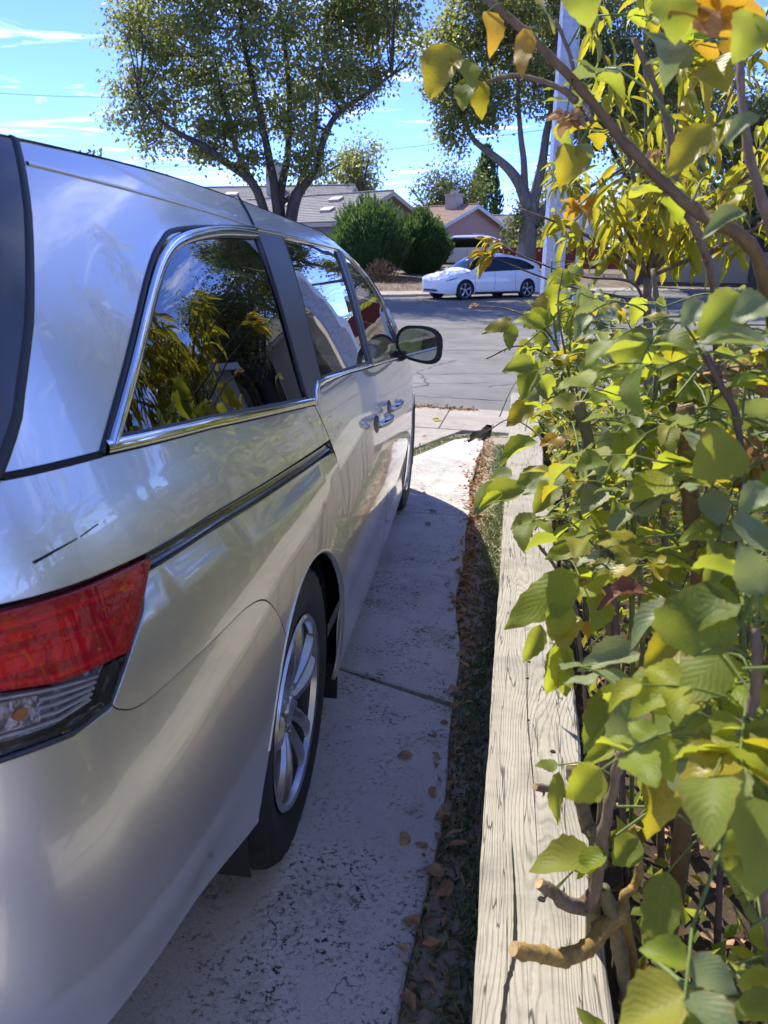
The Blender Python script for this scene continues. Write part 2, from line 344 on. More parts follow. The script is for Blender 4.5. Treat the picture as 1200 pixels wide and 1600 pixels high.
def make_wheel(parent, loc, side, rad, rimr, width, spokes=5, tread=True, style='twin', seg=96):
    """axle along x, outer face towards +x (turned round for the other side)"""
    wl = empty('wheel', loc, 0 if side > 0 else math.pi); wl.parent = parent
    h = width / 2
    prof = [(rimr - .005, -h * .86), (rimr + .02, -h * .98), (rad - .055, -h * 1.04), (rad - .018, -h * .96), (rad - .004, -h * .80)]
    for g in ((-.52, -.44), (-.05, .05), (.44, .52)): prof += [(rad, h * (g[0] - .03)), (rad - .008, h * g[0]), (rad - .008, h * g[1]), (rad, h * (g[1] + .03))]
    prof += [(rad - .004, h * .80), (rad - .018, h * .96), (rad - .055, h * 1.04), (rimr + .045, h * 1.02), (rimr + .02, h * .97), (rimr - .005, h * .86)]
    ty = MB(); ty.lathe(prof, seg, 'x')
    if tread:
        for i, v in enumerate(ty.V):
            j = i % seg; r = math.hypot(v[1], v[2])
            if j % 3 == 0 and r > rad - .02 and abs(v[0]) > h * .35: k = (r - .007) / r; ty.V[i] = (v[0], v[1] * k, v[2] * k)
    ty.build('tyre', rubber, wl, auto=38)
    rm = MB()
    rm.lathe([(rimr - .006, h * .86), (rimr + .004, h * .95), (rimr - .002, h * 1.0), (rimr - .012, h * .97), (rimr - .016, h * .84)], 64, 'x')
    bl_ = MB(); bl_.lathe([(rimr - .015, h * .85), (rimr - .022, h * .5), (rimr - .05, -h * .5), (rimr - .012, -h * .86)], 48, 'x'); bl_.build('rim_barrel', alloy_dark, wl, smooth=True)
    fx = h * .88
    for k in range(spokes):
        for sgn in ((-1, 1) if style == 'twin' else (0,)):
            a0 = 2 * math.pi * (k + .25) / spokes
            pa, pr = a0 + sgn * .33, a0 + sgn * (.19 if style == 'twin' else 0)
            w0, w1 = (.036, .052) if style == 'twin' else (.05, .085)
            S = []
            for t in np.linspace(0, 1, 7):
                r = .052 + (rimr - .018 - .052) * t; a = pa + (pr - pa) * t; wd = (w0 + (w1 - w0) * t) / 2; xf = fx + .012 * math.sin(t * 2.6) - .012 * (1 - t)
                er = Vector((0, math.cos(a), math.sin(a))); et = Vector((0, -math.sin(a), math.cos(a)))
                for (dw, dx) in ((-1, -.042), (-.92, -.010), (-.45, 0), (.30, .0), (.92, -.016), (1, -.042)): S.append(er * r + et * wd * dw + Vector((xf + dx, 0, 0)))
            rm.add(S, [(i * 6 + j, i * 6 + (j + 1) % 6, i * 6 + 6 + (j + 1) % 6, i * 6 + 6 + j) for i in range(6) for j in range(6)] + [tuple(range(6))[::-1], tuple(range(36, 42))])
    rm.build('rim', alloy, wl, auto=30)
    hb = MB(); hb.lathe([(.001, fx - .012), (.030, fx - .008), (.034, fx - .016), (.06, fx - .02), (.075, fx - .05), (.075, fx - .1)], 32, 'x')
    for k in range(5): a = 2 * math.pi * (k + .75) / 5; hb.lathe([(.0, fx - .006), (.010, fx - .008), (.011, fx - .03)], 10, 'x', (0, .052 * math.cos(a), .052 * math.sin(a)))
    hb.build('hub', alloy, wl, auto=35)
    bd = MB(); bd.lathe([(.02, -.01), (rimr * .72, -.01), (rimr * .72, -.03), (.02, -.03)], 40, 'x'); bd.box((-.02, rimr * .45, rimr * .35), (.07, .10, .13)); bd.lathe([(.0, -.05), (rimr - .03, -.05)], 32, 'x')
    bd.build('brake', alloy_dark, wl, auto=30)
    return wl

# ---- the silver minivan
vanB = Body(
    [(0, -1.20), (.45, -1.185), (.63, -1.14), (.775, -1.065), (.872, -.95), (.936, -.80), (.972, -.55), (.99, -.2), (1.0, .3), (1.0, 1.2), (.998, 1.7), (.992, 2.2), (.98, 2.7), (.96, 3.1), (.915, 3.45), (.80, 3.70), (.62, 3.85), (.35, 3.93), (0, 3.95)],
    [(.14, .06), (.20, .03), (.27, .002), (.42, -.013), (.55, -.016), (.70, -.008), (.83, .008), (.92, .024), (.97, .034), (1.06, .058), (1.10, .073), (1.30, .140), (1.45, .205), (1.55, .275), (1.62, .35)],
    [(-2.3, 1.42), (-1.2, 1.445), (-.6, 1.478), (-.1, 1.497), (.3, 1.50), (1.2, 1.50), (1.36, 1.48), (1.6, 1.441), (1.96, 1.373), (2.39, 1.23), (2.64, 1.10), (2.8, 1.03), (3.2, .95), (3.7, .86), (4.2, .78), (5.2, .74)],
    [(-2.3, .035), (-.7, .055), (.2, .09), (1.0, .10), (2.0, .11), (2.6, .13), (2.9, .10), (3.5, .08), (5.2, .06)])
VM = Matrix(((.9984, -.0465, .0308), (.0452, .9981, .0431), (-.0328, -.0416, .9986)))
van = empty('parked_minivan', VM @ Vector((-.985, 0, 0)), 0, 'silver grey minivan with chrome window trim and dark glass on the concrete driveway', 'minivan')
van.rotation_euler = VM.to_euler()
def vp(name, poly, mat, parent=van, both=True, **kw):
    r = panel(vanB, name, poly, mat, parent, 1, **kw)
    if both: panel(vanB, name, poly, mat, parent, -1, **kw)
    return r
def vr(name, path, w_, h_, mat, parent=van, both=True, **kw):
    r = ribbon(vanB, name, path, w_, h_, mat, parent, 1, **kw)
    if both: ribbon(vanB, name, path, w_, h_, mat, parent, -1, **kw)
    return r
# dark inner shell just behind the outer skin so that the shut lines read as gaps
AR, AZ, AF = .385, .355, 3.0
def zlow(u): return .25
arch_r = arc(0, AZ, AR, -16, 196); arch_f = arc(AF, AZ, AR, -16, 196)
chr_out = [(.25, 1.437), (-.207, 1.400), (-.331, 1.372), (-.436, 1.314), (-.578, 1.203), (-.695, 1.113)]
chr_mid = [tuple(v) for v in crs([(.238, 1.428), (-.01, 1.414), (-.218, 1.388), (-.334, 1.356), (-.440, 1.296), (-.577, 1.193), (-.676, 1.117)], 6)]
vp('pillar_panel', [(-.868, 1.118), (-.812, 1.172), (-.741, 1.268), (-.665, 1.388), (-.625, 1.456), (-.614, 1.474), (-.35, 1.488), (-.1, 1.496), (.258, 1.499)] + chr_out, paint)
vp('roof_side', [(.262, 1.499), (.262, 1.438), (.60, 1.444), (1.40, 1.455), (1.60, 1.425), (1.90, 1.365), (2.15, 1.27), (2.33, 1.12), (2.38, 1.0), (2.60, 1.0), (2.66, 1.08), (2.39, 1.228), (1.96, 1.371), (1.6, 1.439), (1.36, 1.478), (1.2, 1.498)], paint)
trk = [(-.67, .981), (-.48, .979), (-.164, .966), (.335, .944)]
trb = [(-.665, .954), (-.48, .951), (-.175, .935), (.366, .909)]
cut_r = [tuple(v) for v in crs([(.252, 1.044), (.29, 1.0), (.335, .944), (.372, .895), (.395, .83), (.415, .76), (.430, .68), (.434, .55), (.420, .42), (.405, .25)], 4)]
q_up = vp('quarter_panel', [(-.868, 1.113), (-.69, 1.109), (-.385, 1.093), (.214, 1.047), (.25, 1.043), (.286, 1.0), (.331, .946)] + trk[::-1][1:] + [(-.785, .986), (-.874, .992), (-.96, 1.0), (-1.0, 1.005), (-.99, 1.03), (-.93, 1.07)], paint)
bcut = [tuple(v) for v in crs([(-.236, .672), (-.275, .735), (-.335, .785), (-.42, .806), (-.52, .810), (-.64, .812), (-.75, .812), (-.79, .826), (-.803, .840)], 5)]
def ledge(u, z):
    zt_ = np.interp(u, [-.67, -.48, -.175, .362], [.954, .951, .935, .909]); f = (1 - sstep(.22, .40, u))
    return f * (-.014 + .018 * sstep(0, .046, zt_ - z) - .006 * sstep(.06, .30, zt_ - z))
vp('quarter_panel', trb + [p for p in cut_r if p[1] < .90] + [(.372, .25)] + [p for p in arch_r if p[1] > .25 and p[0] > -.23] + bcut + [(-.753, .885)], paint, off=ledge)
vr('door_track', [tuple(Vector(a) * .70 + Vector(b) * .30) for a, b in zip(trk, trb)], .020, -.012, blkg, lift=.003)
def tuck(u, z): return -.05 * sstep(.52, .34, z) * (1 if u < -.3 else 0) if False else -.045 * (1 - sstep(.34, .55, z)) * (1 - sstep(-.62, -.30, u))
vp('rear_bumper', [(-.806, .834)] + bcut[::-1][1:] + [p for p in arch_r if p[0] < -.236 and p[1] > .37] + [(-.384, .362), (-.60, .352), (-.9, .36), (-1.3, .37), (vanB.u0, .37), (vanB.u0, .80), (-1.5, .815), (-1.10, .836), (-.957, .845), (-.866, .832)], paint, off=tuck)
# sliding door, front door
bel_s = [(.44, 1.074), (.80, 1.064), (1.265, 1.043)]
sd_ = vp('sliding_door', cut_r + [(1.362, .25), (1.362, .87), (1.318, 1.0), (1.268, 1.040)] + bel_s[::-1][1:] + [(.33, 1.064)], paint, off=lambda u, z: -.014 * math.exp(-((z - .40) / .09) ** 2))
fd_ = vp('front_door', [(1.362, .25), (1.362, .87), (1.318, 1.0), (1.272, 1.040), (1.8, 1.017), (2.38, .985), (2.43, .95), (2.42, .60), (2.40, .25)], paint, off=lambda u, z: -.014 * math.exp(-((z - .40) / .09) ** 2))
vp('fender', [(2.40, .25), (2.42, .60), (2.43, .95), (2.40, .99), (2.60, .998), (2.66, 1.078), (2.8, 1.028), (3.2, .948), (3.56, .885), (3.56, .64), (3.43, .56), (3.40, .47)] + [p for p in arch_f if p[1] > .25], paint)
vp('front_bumper', [(3.565, .64), (3.435, .56), (3.405, .47), (3.385, .30), (3.6, .24), (4.2, .22), (vanB.u1, .22), (vanB.u1, .72), (4.2, .74), (3.9, .70)], paint)
vp('headlight', [(3.57, .64), (3.9, .70), (4.15, .735), (4.1, .785), (3.7, .845), (3.57, .875), (3.36, .90)], gl_clear, off=.002, flange=.02)
# mirrored copies of side pieces are built by vp(); the upper tailgate is dark glass, the lower one painted
for sdn in (1,):
    d = []
    for s_ in (1, -1): d.append(panel_data(vanB, [(-.875, 1.118), (-.818, 1.172), (-.747, 1.268), (-.671, 1.388), (-.632, 1.456), (-.621, 1.475), (-1.2, 1.443), (vanB.u0, 1.418), (vanB.u0, 1.118)], side=s_))
    tg = nobj('rear_window', d, simple('tailgate_black', (.025, .027, .03), rough=.3, coat=.6, coat_r=.12), van)
    d = [panel_data(vanB, [(-.875, 1.113), (-.937, 1.07), (-.997, 1.03), (-1.007, 1.005), (-1.02, .995), (-1.10, .90), (-1.06, .85), (-1.10, .842), (-1.5, .82), (vanB.u0, .806), (vanB.u0, 1.113)], side=s_) for s_ in (1, -1)]
    nobj('tailgate', d, paint, van)
# glass
def shellg(name, poly, mat, **kw): return vp(name, poly, mat, off=-.004, shrink=.0, flange=.006, **kw)
qwin = [tuple(v) for v in crs([(.234, 1.419), (-.012, 1.406), (-.23, 1.382), (-.338, 1.346), (-.446, 1.279), (-.575, 1.183), (-.655, 1.124)], 5)] + [(-.373, 1.108), (.198, 1.066)]
shellg('quarter_window', qwin, gl_dark)
shellg('sliding_door_window', [(.506, 1.434), (1.28, 1.443), (1.285, 1.43), (1.215, 1.062), (.80, 1.077), (.41, 1.092)], gl_dark, parent=van)
shellg('front_door_window', [(1.445, 1.445), (1.60, 1.420), (1.885, 1.360), (2.13, 1.265), (2.31, 1.12), (2.36, 1.0), (2.1, 1.008), (1.312, 1.048)], gl_front, parent=van)
vp('door_pillar', [(.240, 1.430), (.50, 1.437), (.403, 1.090), (.32, 1.068), (.265, 1.056), (.206, 1.064)], blkm, off=.002)
vp('door_pillar', [(1.285, 1.440), (1.352, 1.440), (1.255, 1.050), (1.220, 1.060)], blkm, off=.002)
vp('door_pillar', [(1.358, 1.442), (1.44, 1.444), (1.306, 1.050), (1.261, 1.050)], blkm, off=.003)
# trim: chrome surround with a black seal outside and inside it
for s_ in (1, -1):
    cs = empty('chrome_trim'); cs.parent = van
    nobj('quarter_chrome', [ribbon_data(vanB, chr_mid, lambda t: .022 - .004 * t, .005, s_, lift=.002, d=.02)], chrome, cs)
    nobj('belt_chrome', [ribbon_data(vanB, [(-.688, 1.118), (-.385, 1.1015), (.214, 1.056), (.252, 1.052)], .017, .005, s_, lift=.002)], chrome, cs)
    nobj('belt_chrome', [ribbon_data(vanB, [(.262, 1.046), (.30, 1.068), (.345, 1.082), (.44, 1.083), (.80, 1.071), (1.262, 1.050)], lambda t: .020 - .010 * min(1, t * 2.2), .005, s_, lift=.002)], chrome, cs)
    nobj('belt_chrome', [ribbon_data(vanB, [(1.275, 1.049), (1.8, 1.025), (2.36, .994)], .012, .006, s_, lift=.002)], chrome, cs)
    nobj('upper_chrome', [ribbon_data(vanB, [(.262, 1.437), (.6, 1.445), (1.36, 1.452), (1.60, 1.427), (1.89, 1.367), (2.14, 1.270), (2.325, 1.12), (2.372, 1.0)], .010, .004, s_, lift=.001)], chrome, cs)
    se = empty('window_seal'); se.parent = van
    nobj('seal', [ribbon_data(vanB, [tuple(v) for v in crs([(.25, 1.441), (-.205, 1.404), (-.333, 1.374), (-.441, 1.314), (-.588, 1.202), (-.70, 1.112)], 6)], .009, .004, s_, lift=.0)], blk, se)
    nobj('seal', [ribbon_data(vanB, [tuple(v) for v in qwin[:36]], .010, .004, s_, lift=-.002)], blk, se)
    nobj('seal', [ribbon_data(vanB, [(-.655, 1.122), (-.373, 1.107), (.198, 1.066)], .008, .004, s_, lift=-.002)], blk, se)
    nobj('seal', [ribbon_data(vanB, [(-.865, 1.1155), (-.70, 1.112)], .010, .003, s_, lift=-.001)], gap, se)
    nobj('seal', [ribbon_data(vanB, [(-.873, 1.117), (-.815, 1.172), (-.744, 1.268), (-.668, 1.388), (-.628, 1.456), (-.616, 1.476)], .016, .004, s_, lift=-.002)], blk, se)
    nobj('seal', [ribbon_data(vanB, [(.262, 1.505), (.260, 1.47), (.250, 1.43), (.22, 1.25), (.200, 1.062)], .010, .004, s_, lift=.0)], blk, se)
    nobj('seal', [ribbon_data(vanB, [(.41, 1.092), (.80, 1.079), (1.215, 1.064)], .008, .003, s_)], blk, se)
    nobj('seal', [ribbon_data(vanB, [(.503, 1.432), (.403, 1.090)], .008, .003, s_)], blk, se)
    nobj('seal', [ribbon_data(vanB, [(-.62, 1.447), (-.3, 1.447), (.0, 1.446), (.255, 1.441)], .006, .0025, s_)], paint, se)
for s_ in (1, -1):
    pg = empty('shut_line'); pg.parent = van
    for pth in (cut_r, [(1.362, .25), (1.362, .87), (1.318, 1.0), (1.270, 1.040)], [(2.40, .25), (2.42, .60), (2.43, .95), (2.39, .99)], bcut, [(-.760, .882), (-.803, .838)]):
        nobj('shut_gap', [ribbon_data(vanB, pth, .0065, .0006, s_, lift=-.0012)], gap, pg)
# top of the car
top_panel(vanB, 'roof', vanB.u0, 1.30, paint, van, nu=70)
top_panel(vanB, 'windshield', 1.302, 2.655, gl_front, van)
top_panel(vanB, 'hood', 2.66, vanB.u1, paint, van, nu=60)
# lamps
def lamp_mat(name, col, opac):
    m, t, b = newmat(name); t.nodes.remove(b)
    tr = N(t, 'ShaderNodeBsdfTransparent'); tr.inputs[0].default_value = rgb(col)
    pr = N(t, 'ShaderNodeBsdfPrincipled', i_Roughness=.08); pr.inputs['Base Color'].default_value = rgb([c * .95 for c in col]); pr.inputs['Coat Weight'].default_value = 1
    ms = N(t, 'ShaderNodeValue'); ms.outputs[0].default_value = opac
    mi = N(t, 'ShaderNodeMixShader'); t.links.new(ms.outputs[0], mi.inputs[0]); t.links.new(tr.outputs[0], mi.inputs[1]); t.links.new(pr.outputs[0], mi.inputs[2])
    gl = N(t, 'ShaderNodeBsdfGlossy', i_Roughness=.02); fr = N(t, 'ShaderNodeFresnel', i_IOR=1.5); m2 = N(t, 'ShaderNodeMixShader')
    t.links.new(fr.outputs[0], m2.inputs[0]); t.links.new(mi.outputs[0], m2.inputs[1]); t.links.new(gl.outputs[0], m2.inputs[2]); t.links.new(m2.outputs[0], t.nodes['Material Output'].inputs[0])
    return m
red_lens = lamp_mat('red_lens', (1.0, .02, .055), .30); clr_lens = lamp_mat('clear_lens', (.86, .84, .83), .02)
refl = simple('lamp_reflector', (.88, .87, .87), rough=.3, metal=.35, bump=.6, bscale=45)
lampdark = simple('lamp_bezel', (.09, .085, .085), rough=.35, metal=.3)
pocket = simple('lamp_pocket_metal', (.48, .47, .46), rough=.25, metal=.8, bump=.8, bscale=70)
amber = simple('amber_bulb', (.75, .22, .03), rough=.25, coat=.5)
for s_ in (1, -1):
    tl = empty('tail_light'); tl.parent = van
    P_ = lambda poly, name, mat, **kw: panel(vanB, name, poly, mat, tl, s_, d=.02, **kw)
    top_ = [(-.672, .976), (-.785, .980), (-.874, .986), (-.96, .994), (-1.02, .998), (-1.09, .93)]
    P_([(-.672, .974), (-.757, .884), (-.866, .834), (-.957, .848), (-1.07, .862), (-1.10, .93), (-1.02, .997), (-.874, .986), (-.785, .980)], 'lamp_housing', lampdark, off=-.03, flange=.03)
    P_(top_ + [(-1.075, .915), (-.944, .915), (-.867, .895), (-.757, .884)], 'red_lens', red_lens, off=.004, flange=.02)
    P_([(-.759, .882), (-.869, .893), (-.944, .913), (-1.075, .913), (-1.06, .862), (-.957, .850), (-.866, .838), (-.806, .842)], 'clear_lens', clr_lens, off=.003, flange=.02)
    # reflector bowls, light bars and the dark divider behind the lens
    P_([(-.700, .958), (-.785, .964), (-.874, .972), (-.96, .980), (-1.02, .984), (-1.02, .977), (-.96, .973), (-.874, .965), (-.785, .957), (-.706, .951)], 'light_bar', refl, off=-.006, flange=.006)
    P_([(-.728, .922), (-.80, .934), (-.90, .944), (-1.02, .950), (-1.03, .944), (-.90, .937), (-.80, .927), (-.733, .915)], 'light_bar', refl, off=-.006, flange=.006)
    P_([(-.775, .896), (-.867, .903), (-.944, .922), (-1.05, .924), (-1.05, .918), (-.944, .916), (-.867, .897), (-.78, .889)], 'light_bar', refl, off=-.006, flange=.006)
    for ua, ub, zt2, zb2 in ((-.80, -.86, .952, .938), (-.868, -.93, .957, .945), (-.94, -1.01, .966, .952), (-.79, -.85, .922, .902), (-.86, -.93, .930, .912), (-.94, -1.02, .938, .926)):
        P_([(ua, zt2), (ub, zt2 + .008), (ub - .006, zb2 + .008), (ua - .006, zb2)], 'reflector', refl, off=-.018, flange=.010)
    P_([(-.716, .948), (-.728, .950), (-.790, .897), (-.776, .894)], 'lens_divider', blkg, off=-.003, flange=.006)
    P_([(-.684, .966), (-.705, .966), (-.768, .892), (-.758, .890)], 'side_reflector', refl, off=-.010, flange=.006)
    P_([(-.775, .878), (-.869, .889), (-.944, .909), (-1.07, .909), (-1.055, .866), (-.957, .853), (-.866, .841), (-.815, .845)], 'lamp_pocket', pocket, off=-.022, flange=.004)
    for q_ in range(5):
        f_ = q_ / 4; nobj('reflector', [ribbon_data(vanB, [(-.80 - .02 * f_, .872 - .020 * f_), (-.867, .886 - .036 * f_), (-.944, .904 - .042 * f_), (-1.04, .906 - .034 * f_)], .0045, .004, s_, lift=-.016, d=.02)], refl, tl)
    P_([(-.885, .888), (-.945, .900), (-.945, .866), (-.89, .856)], 'bulb_bowl', pocket, off=-.012, flange=.008)
    P_([(-.912 + .010 * math.cos(a), .877 + .007 * math.sin(a)) for a in np.linspace(0, 6.283, 13)][:-1], 'bulb', amber, off=-.008, flange=.006)
    P_([(-.968, .888), (-.984, .888), (-.984, .876), (-.968, .876)], 'bulb', amber, off=-.008, flange=.006)
    nobj('lamp_seal', [ribbon_data(vanB, [(-.672, .978), (-.757, .884), (-.806, .841), (-.866, .834), (-.957, .846), (-1.07, .860)], .007, .003, s_, lift=.001, d=.015)], blkg, tl)
# side skirt, mud flap, arch lips and liners, underbody
for s_ in (1, -1):
    panel(vanB, 'side_skirt', [(.39, .247), (2.60, .247), (2.60, .165), (.43, .165)], skirtm, van, s_, off=-.012, flange=.05)
    f = MB(); f.box((s_ * .93, .40, .235), (.13, .012, .11)); f.build('mud_flap', blk, van)
    for cy_ in (0, AF):
        pth = arc(cy_, AZ, AR + .004, -14 if cy_ == 0 else -14, 158 if cy_ == 0 else 194, 30)
        ribbon(vanB, 'arch_lip', pth, .010, .004, paint, van, s_, lift=-.002)
        ln = MB(); V = []; aa = np.linspace(R(-20), R(200), 24)
        for a in aa:
            for x in (.965, .60): V.append((s_ * x, cy_ + (AR + .006) * math.cos(a), AZ + (AR + .006) * math.sin(a)))
        ln.add(V, [(2 * i, 2 * i + 1, 2 * i + 3, 2 * i + 2) for i in range(23)]); ln.add([(s_ * .60, cy_ + (AR + .006) * math.cos(a), AZ + (AR + .006) * math.sin(a)) for a in aa], [tuple(range(24))])
        ln.build('wheel_liner', blk, van)
ub = MB(); ub.box((0, -.78, .36), (1.66, .60, .08)); ub.box((0, 1.5, .27), (1.78, 2.2, .1)); ub.box((0, 1.4, .25), (1.1, 4.6, .08)); ub.box((0, 3.55, .3), (1.5, .3, .1)); ub.build('underbody', gap, van)
for s_ in (1, -1):
    make_wheel(van, (s_ * .864, 0, .370), s_, .343, .220, .225); make_wheel(van, (s_ * .852, AF, .366), s_, .346, .220, .225)
# scratch on the quarter panel
ribbon(vanB, 'scratch', [(-.862, 1.026), (-.823, 1.031), (-.79, 1.034)], lambda t: .0035 * (1 - .6 * t), .0006, gap, van, 1, lift=.0003); ribbon(vanB, 'scratch', [(-.785, 1.0345), (-.751, 1.040)], .0016, .0005, gap, van, 1, lift=.0003)
# handles
for s_ in (1, -1):
    for (u0_, u1_, par, sg) in ((1.06, 1.27, None, 1), (1.44, 1.66, None, -1)):
        hd = empty('door_handle'); hd.parent = van
        panel(vanB, 'handle_cup', [(u0_ + .02 + .07 * math.cos(a) + (.07 if sg > 0 else .1), .853 + .032 * math.sin(a)) for a in np.linspace(0, 2 * math.pi, 20)][:-1], blk, hd, s_, off=.0008, d=.02, flange=.004)
        pts = []
        for k in range(13):
            t = k / 12; u = u0_ + (u1_ - u0_) * t; q = vanB.P(u, .862); nn = vanB.n(u, .862); pts.append(q + nn * (.006 + .042 * math.sin(math.pi * min(max(t, .04), .96)) ** .45))
        mb = MB(); mb.tube([(s_ * q.x, q.y, q.z) for q in pts], [.012 + .004 * math.sin(math.pi * k / 12) for k in range(13)], 12); mb.build('handle_bar', chrome if False else paint, hd, smooth=True)
        mb = MB(); mb.tube([(s_ * (q.x + .010), q.y, q.z + .008) for q in pts[1:-1]], .0045, 8); mb.build('handle_chrome', blkg, hd, smooth=True)
# door mirrors
for s_ in (1, -1):
    mr = empty('side_mirror'); mr.parent = van
    V = []; F = []; nr_, ns = 9, 24
    for i in range(nr_):
        t = i / (nr_ - 1); k = math.sqrt(max(0, 1 - (t * .985) ** 2.4)) if i else 1
        for j in range(ns):
            a = 2 * math.pi * j / ns; ca, sa = math.cos(a), math.sin(a); e = .72
            X = .118 * math.copysign(abs(ca) ** e, ca); Z = .088 * math.copysign(abs(sa) ** e, sa)
            Z += -.020 * (X / .118) * (1 if Z < 0 else .2) ; kz = 1 - .22 * max(0, -X / .118) if False else 1
            V.append((X * k + .03 * t * -1, .135 * t, Z * k * kz + .01 * t))
    for i in range(nr_ - 1):
        for j in range(ns): F.append((i * ns + j, i * ns + (j + 1) % ns, (i + 1) * ns + (j + 1) % ns, (i + 1) * ns + j))
    F.append(tuple((nr_ - 1) * ns + j for j in range(ns)))
    mt = Matrix.Translation((s_ * 1.045, 2.27, 1.066)) @ Matrix.Rotation(R(-10 * s_), 4, 'Z')
    V2 = [mt @ Vector((s_ * x, y, z)) for x, y, z in V]
    mb = MB(); mb.add(V2, F); mb.build('mirror_shell', blkg, mr, auto=50)
    ring = V[:ns]; mb = MB(); mb.add([mt @ Vector((s_ * x * 1.0, -.006, z)) for x, y, z in ring] + [mt @ Vector((s_ * x * .84 - s_ * .008, -.008, z * .84)) for x, y, z in ring] + [mt @ Vector((s_ * x * .82 - s_ * .008, .012, z * .82)) for x, y, z in ring] + [mt @ Vector((s_ * x, .004, z)) for x, y, z in ring],
        [(k * ns + j, k * ns + (j + 1) % ns, ((k + 1)) * ns + (j + 1) % ns, (k + 1) * ns + j) for k in range(2) for j in range(ns)] + [(3 * ns + j, 3 * ns + (j + 1) % ns, (j + 1) % ns, j) for j in range(ns)])
    mb.build('mirror_rim', blk, mr, auto=40)
    mb = MB(); mb.add([mt @ Vector((s_ * x * .83 - s_ * .008, .003, z * .83)) for x, y, z in ring], [tuple(range(ns))]); mb.build('mirror_glass', mirror_m, mr)
    mb = MB(); mb.tube([(s_ * .90, 2.31, 1.005), (s_ * .955, 2.31, 1.005), (s_ * 1.0, 2.31, 1.03)], [.035, .03, .026], 10); mb.build('mirror_arm', blk, mr, smooth=True)
# cabin
mb = MB(); mb.box((0, .9, .42), (1.7, 3.4, .05)); mb.build('cabin_floor', trim_grey, van)
mb = MB()
for s_ in (1, -1): mb.box((s_ * .86, 1.0, .72), (.02, 3.2, .55))
mb.box((0, -.85, .8), (1.5, .02, .5)); mb.build('door_liner', trim_grey, van)
for (sx, sy) in ((-.40, 1.55), (.40, 1.55), (-.40, .62), (.40, .62), (-.42, -.38), (.0, -.38), (.42, -.38)):
    se = empty('car_seat', (sx, sy, .45)); se.parent = van; wd = .50 if sy > 0 else .40
    mb = MB(); mb.box((0, .05, .14), (wd, .52, .16)); mb.build('seat_cushion', seat_m, se, bevel=.04)
    mb = MB(); mb.box((0, -.26, .45), (wd, .14, .60), rx=R(12)); mb.build('backrest', seat_m, se, bevel=.05)
    mb = MB(); mb.box((0, -.34, .82), (.26, .10, .17), rx=R(8)); mb.build('headrest', seat_m, se, bevel=.04)
mb = MB(); mb.box((0, 2.32, .86), (1.62, .55, .22)); mb.box((-.40, 2.10, .96), (.42, .2, .10)); mb.build('dashboard', trim_grey, van, bevel=.04)
mb = MB(); a = [( -.40 + .185 * math.cos(q), 1.98 - .07 * math.sin(q), .97 + .175 * math.sin(q)) for q in np.linspace(0, 2 * math.pi, 25)]; mb.tube(a, .015, 8); mb.box((-.40, 1.99, .97), (.14, .05, .12)); mb.build('steering_wheel', blk, van, smooth=True)
mb = MB(); mb.box((0, 2.02, 1.40), (.24, .03, .07)); mb.build('rear_view_mirror', blk, van)

# ------------------------------------------------------------------ setting
def vz(x, y): return .016 - (.0309 * x + .0431 * y)                       # the driveway's own slope
def roadz(y): return -.325 + (y - 7.46) * .0122
CURB = pchip([-70, -12, -5, -3, -1, 2, 5, 10, 70], [27.4, 27.4, 28.0, 29.2, 30.9, 33.2, 34.4, 35.2, 35.6])
YARD = pchip([0, 2.2, 8, 16, 30, 60, 400], [.02, .10, .42, .72, 1.0, 1.6, 3.0])
def gz(x, y):
    if y < 7.2: return max(vz(0, max(y, -14)), -.5) - .10
    d = y - CURB(x)
    if d < .05: return roadz(y) - .10
    return YARD(d) - .004
def ramp_mat(name, stops, scale, coord='Object', rough=.9, bump=.3, detail=8, stretch=None, bdist=.01):
    m, t, b = newmat(name); b.inputs['Roughness'].default_value = rough; b.inputs['Specular IOR Level'].default_value = .25
    tcn = N(t, 'ShaderNodeTexCoord'); vec = tcn.outputs[coord]
    if stretch: mpn = N(t, 'ShaderNodeMapping'); mpn.inputs['Scale'].default_value = stretch; t.links.new(vec, mpn.inputs[0]); vec = mpn.outputs[0]
    nz = N(t, 'ShaderNodeTexNoise', i_Scale=scale, i_Detail=float(detail), i_Roughness=.68); t.links.new(vec, nz.inputs['Vector'])
    cr_ = N(t, 'ShaderNodeValToRGB'); e = cr_.color_ramp.elements
    while len(e) < len(stops): e.new(.5)
    for q, (p_, c_) in zip(e, stops): q.position = p_; q.color = rgb(c_)
    t.links.new(nz.outputs['Fac'], cr_.inputs[0]); t.links.new(cr_.outputs[0], b.inputs['Base Color'])
    bp = N(t, 'ShaderNodeBump', i_Strength=bump, i_Distance=bdist); t.links.new(nz.outputs['Fac'], bp.inputs['Height']); t.links.new(bp.outputs[0], b.inputs['Normal'])
    return m
dirt = ramp_mat('yard_dirt', [(.3, (.085, .065, .048)), (.5, (.15, .12, .09)), (.65, (.23, .19, .14)), (.8, (.10, .11, .05))], 2.2, bump=.6)
soil = ramp_mat('planter_soil', [(.3, (.03, .021, .014)), (.55, (.075, .052, .034)), (.75, (.13, .095, .06))], 14, bump=.8, bdist=.02)
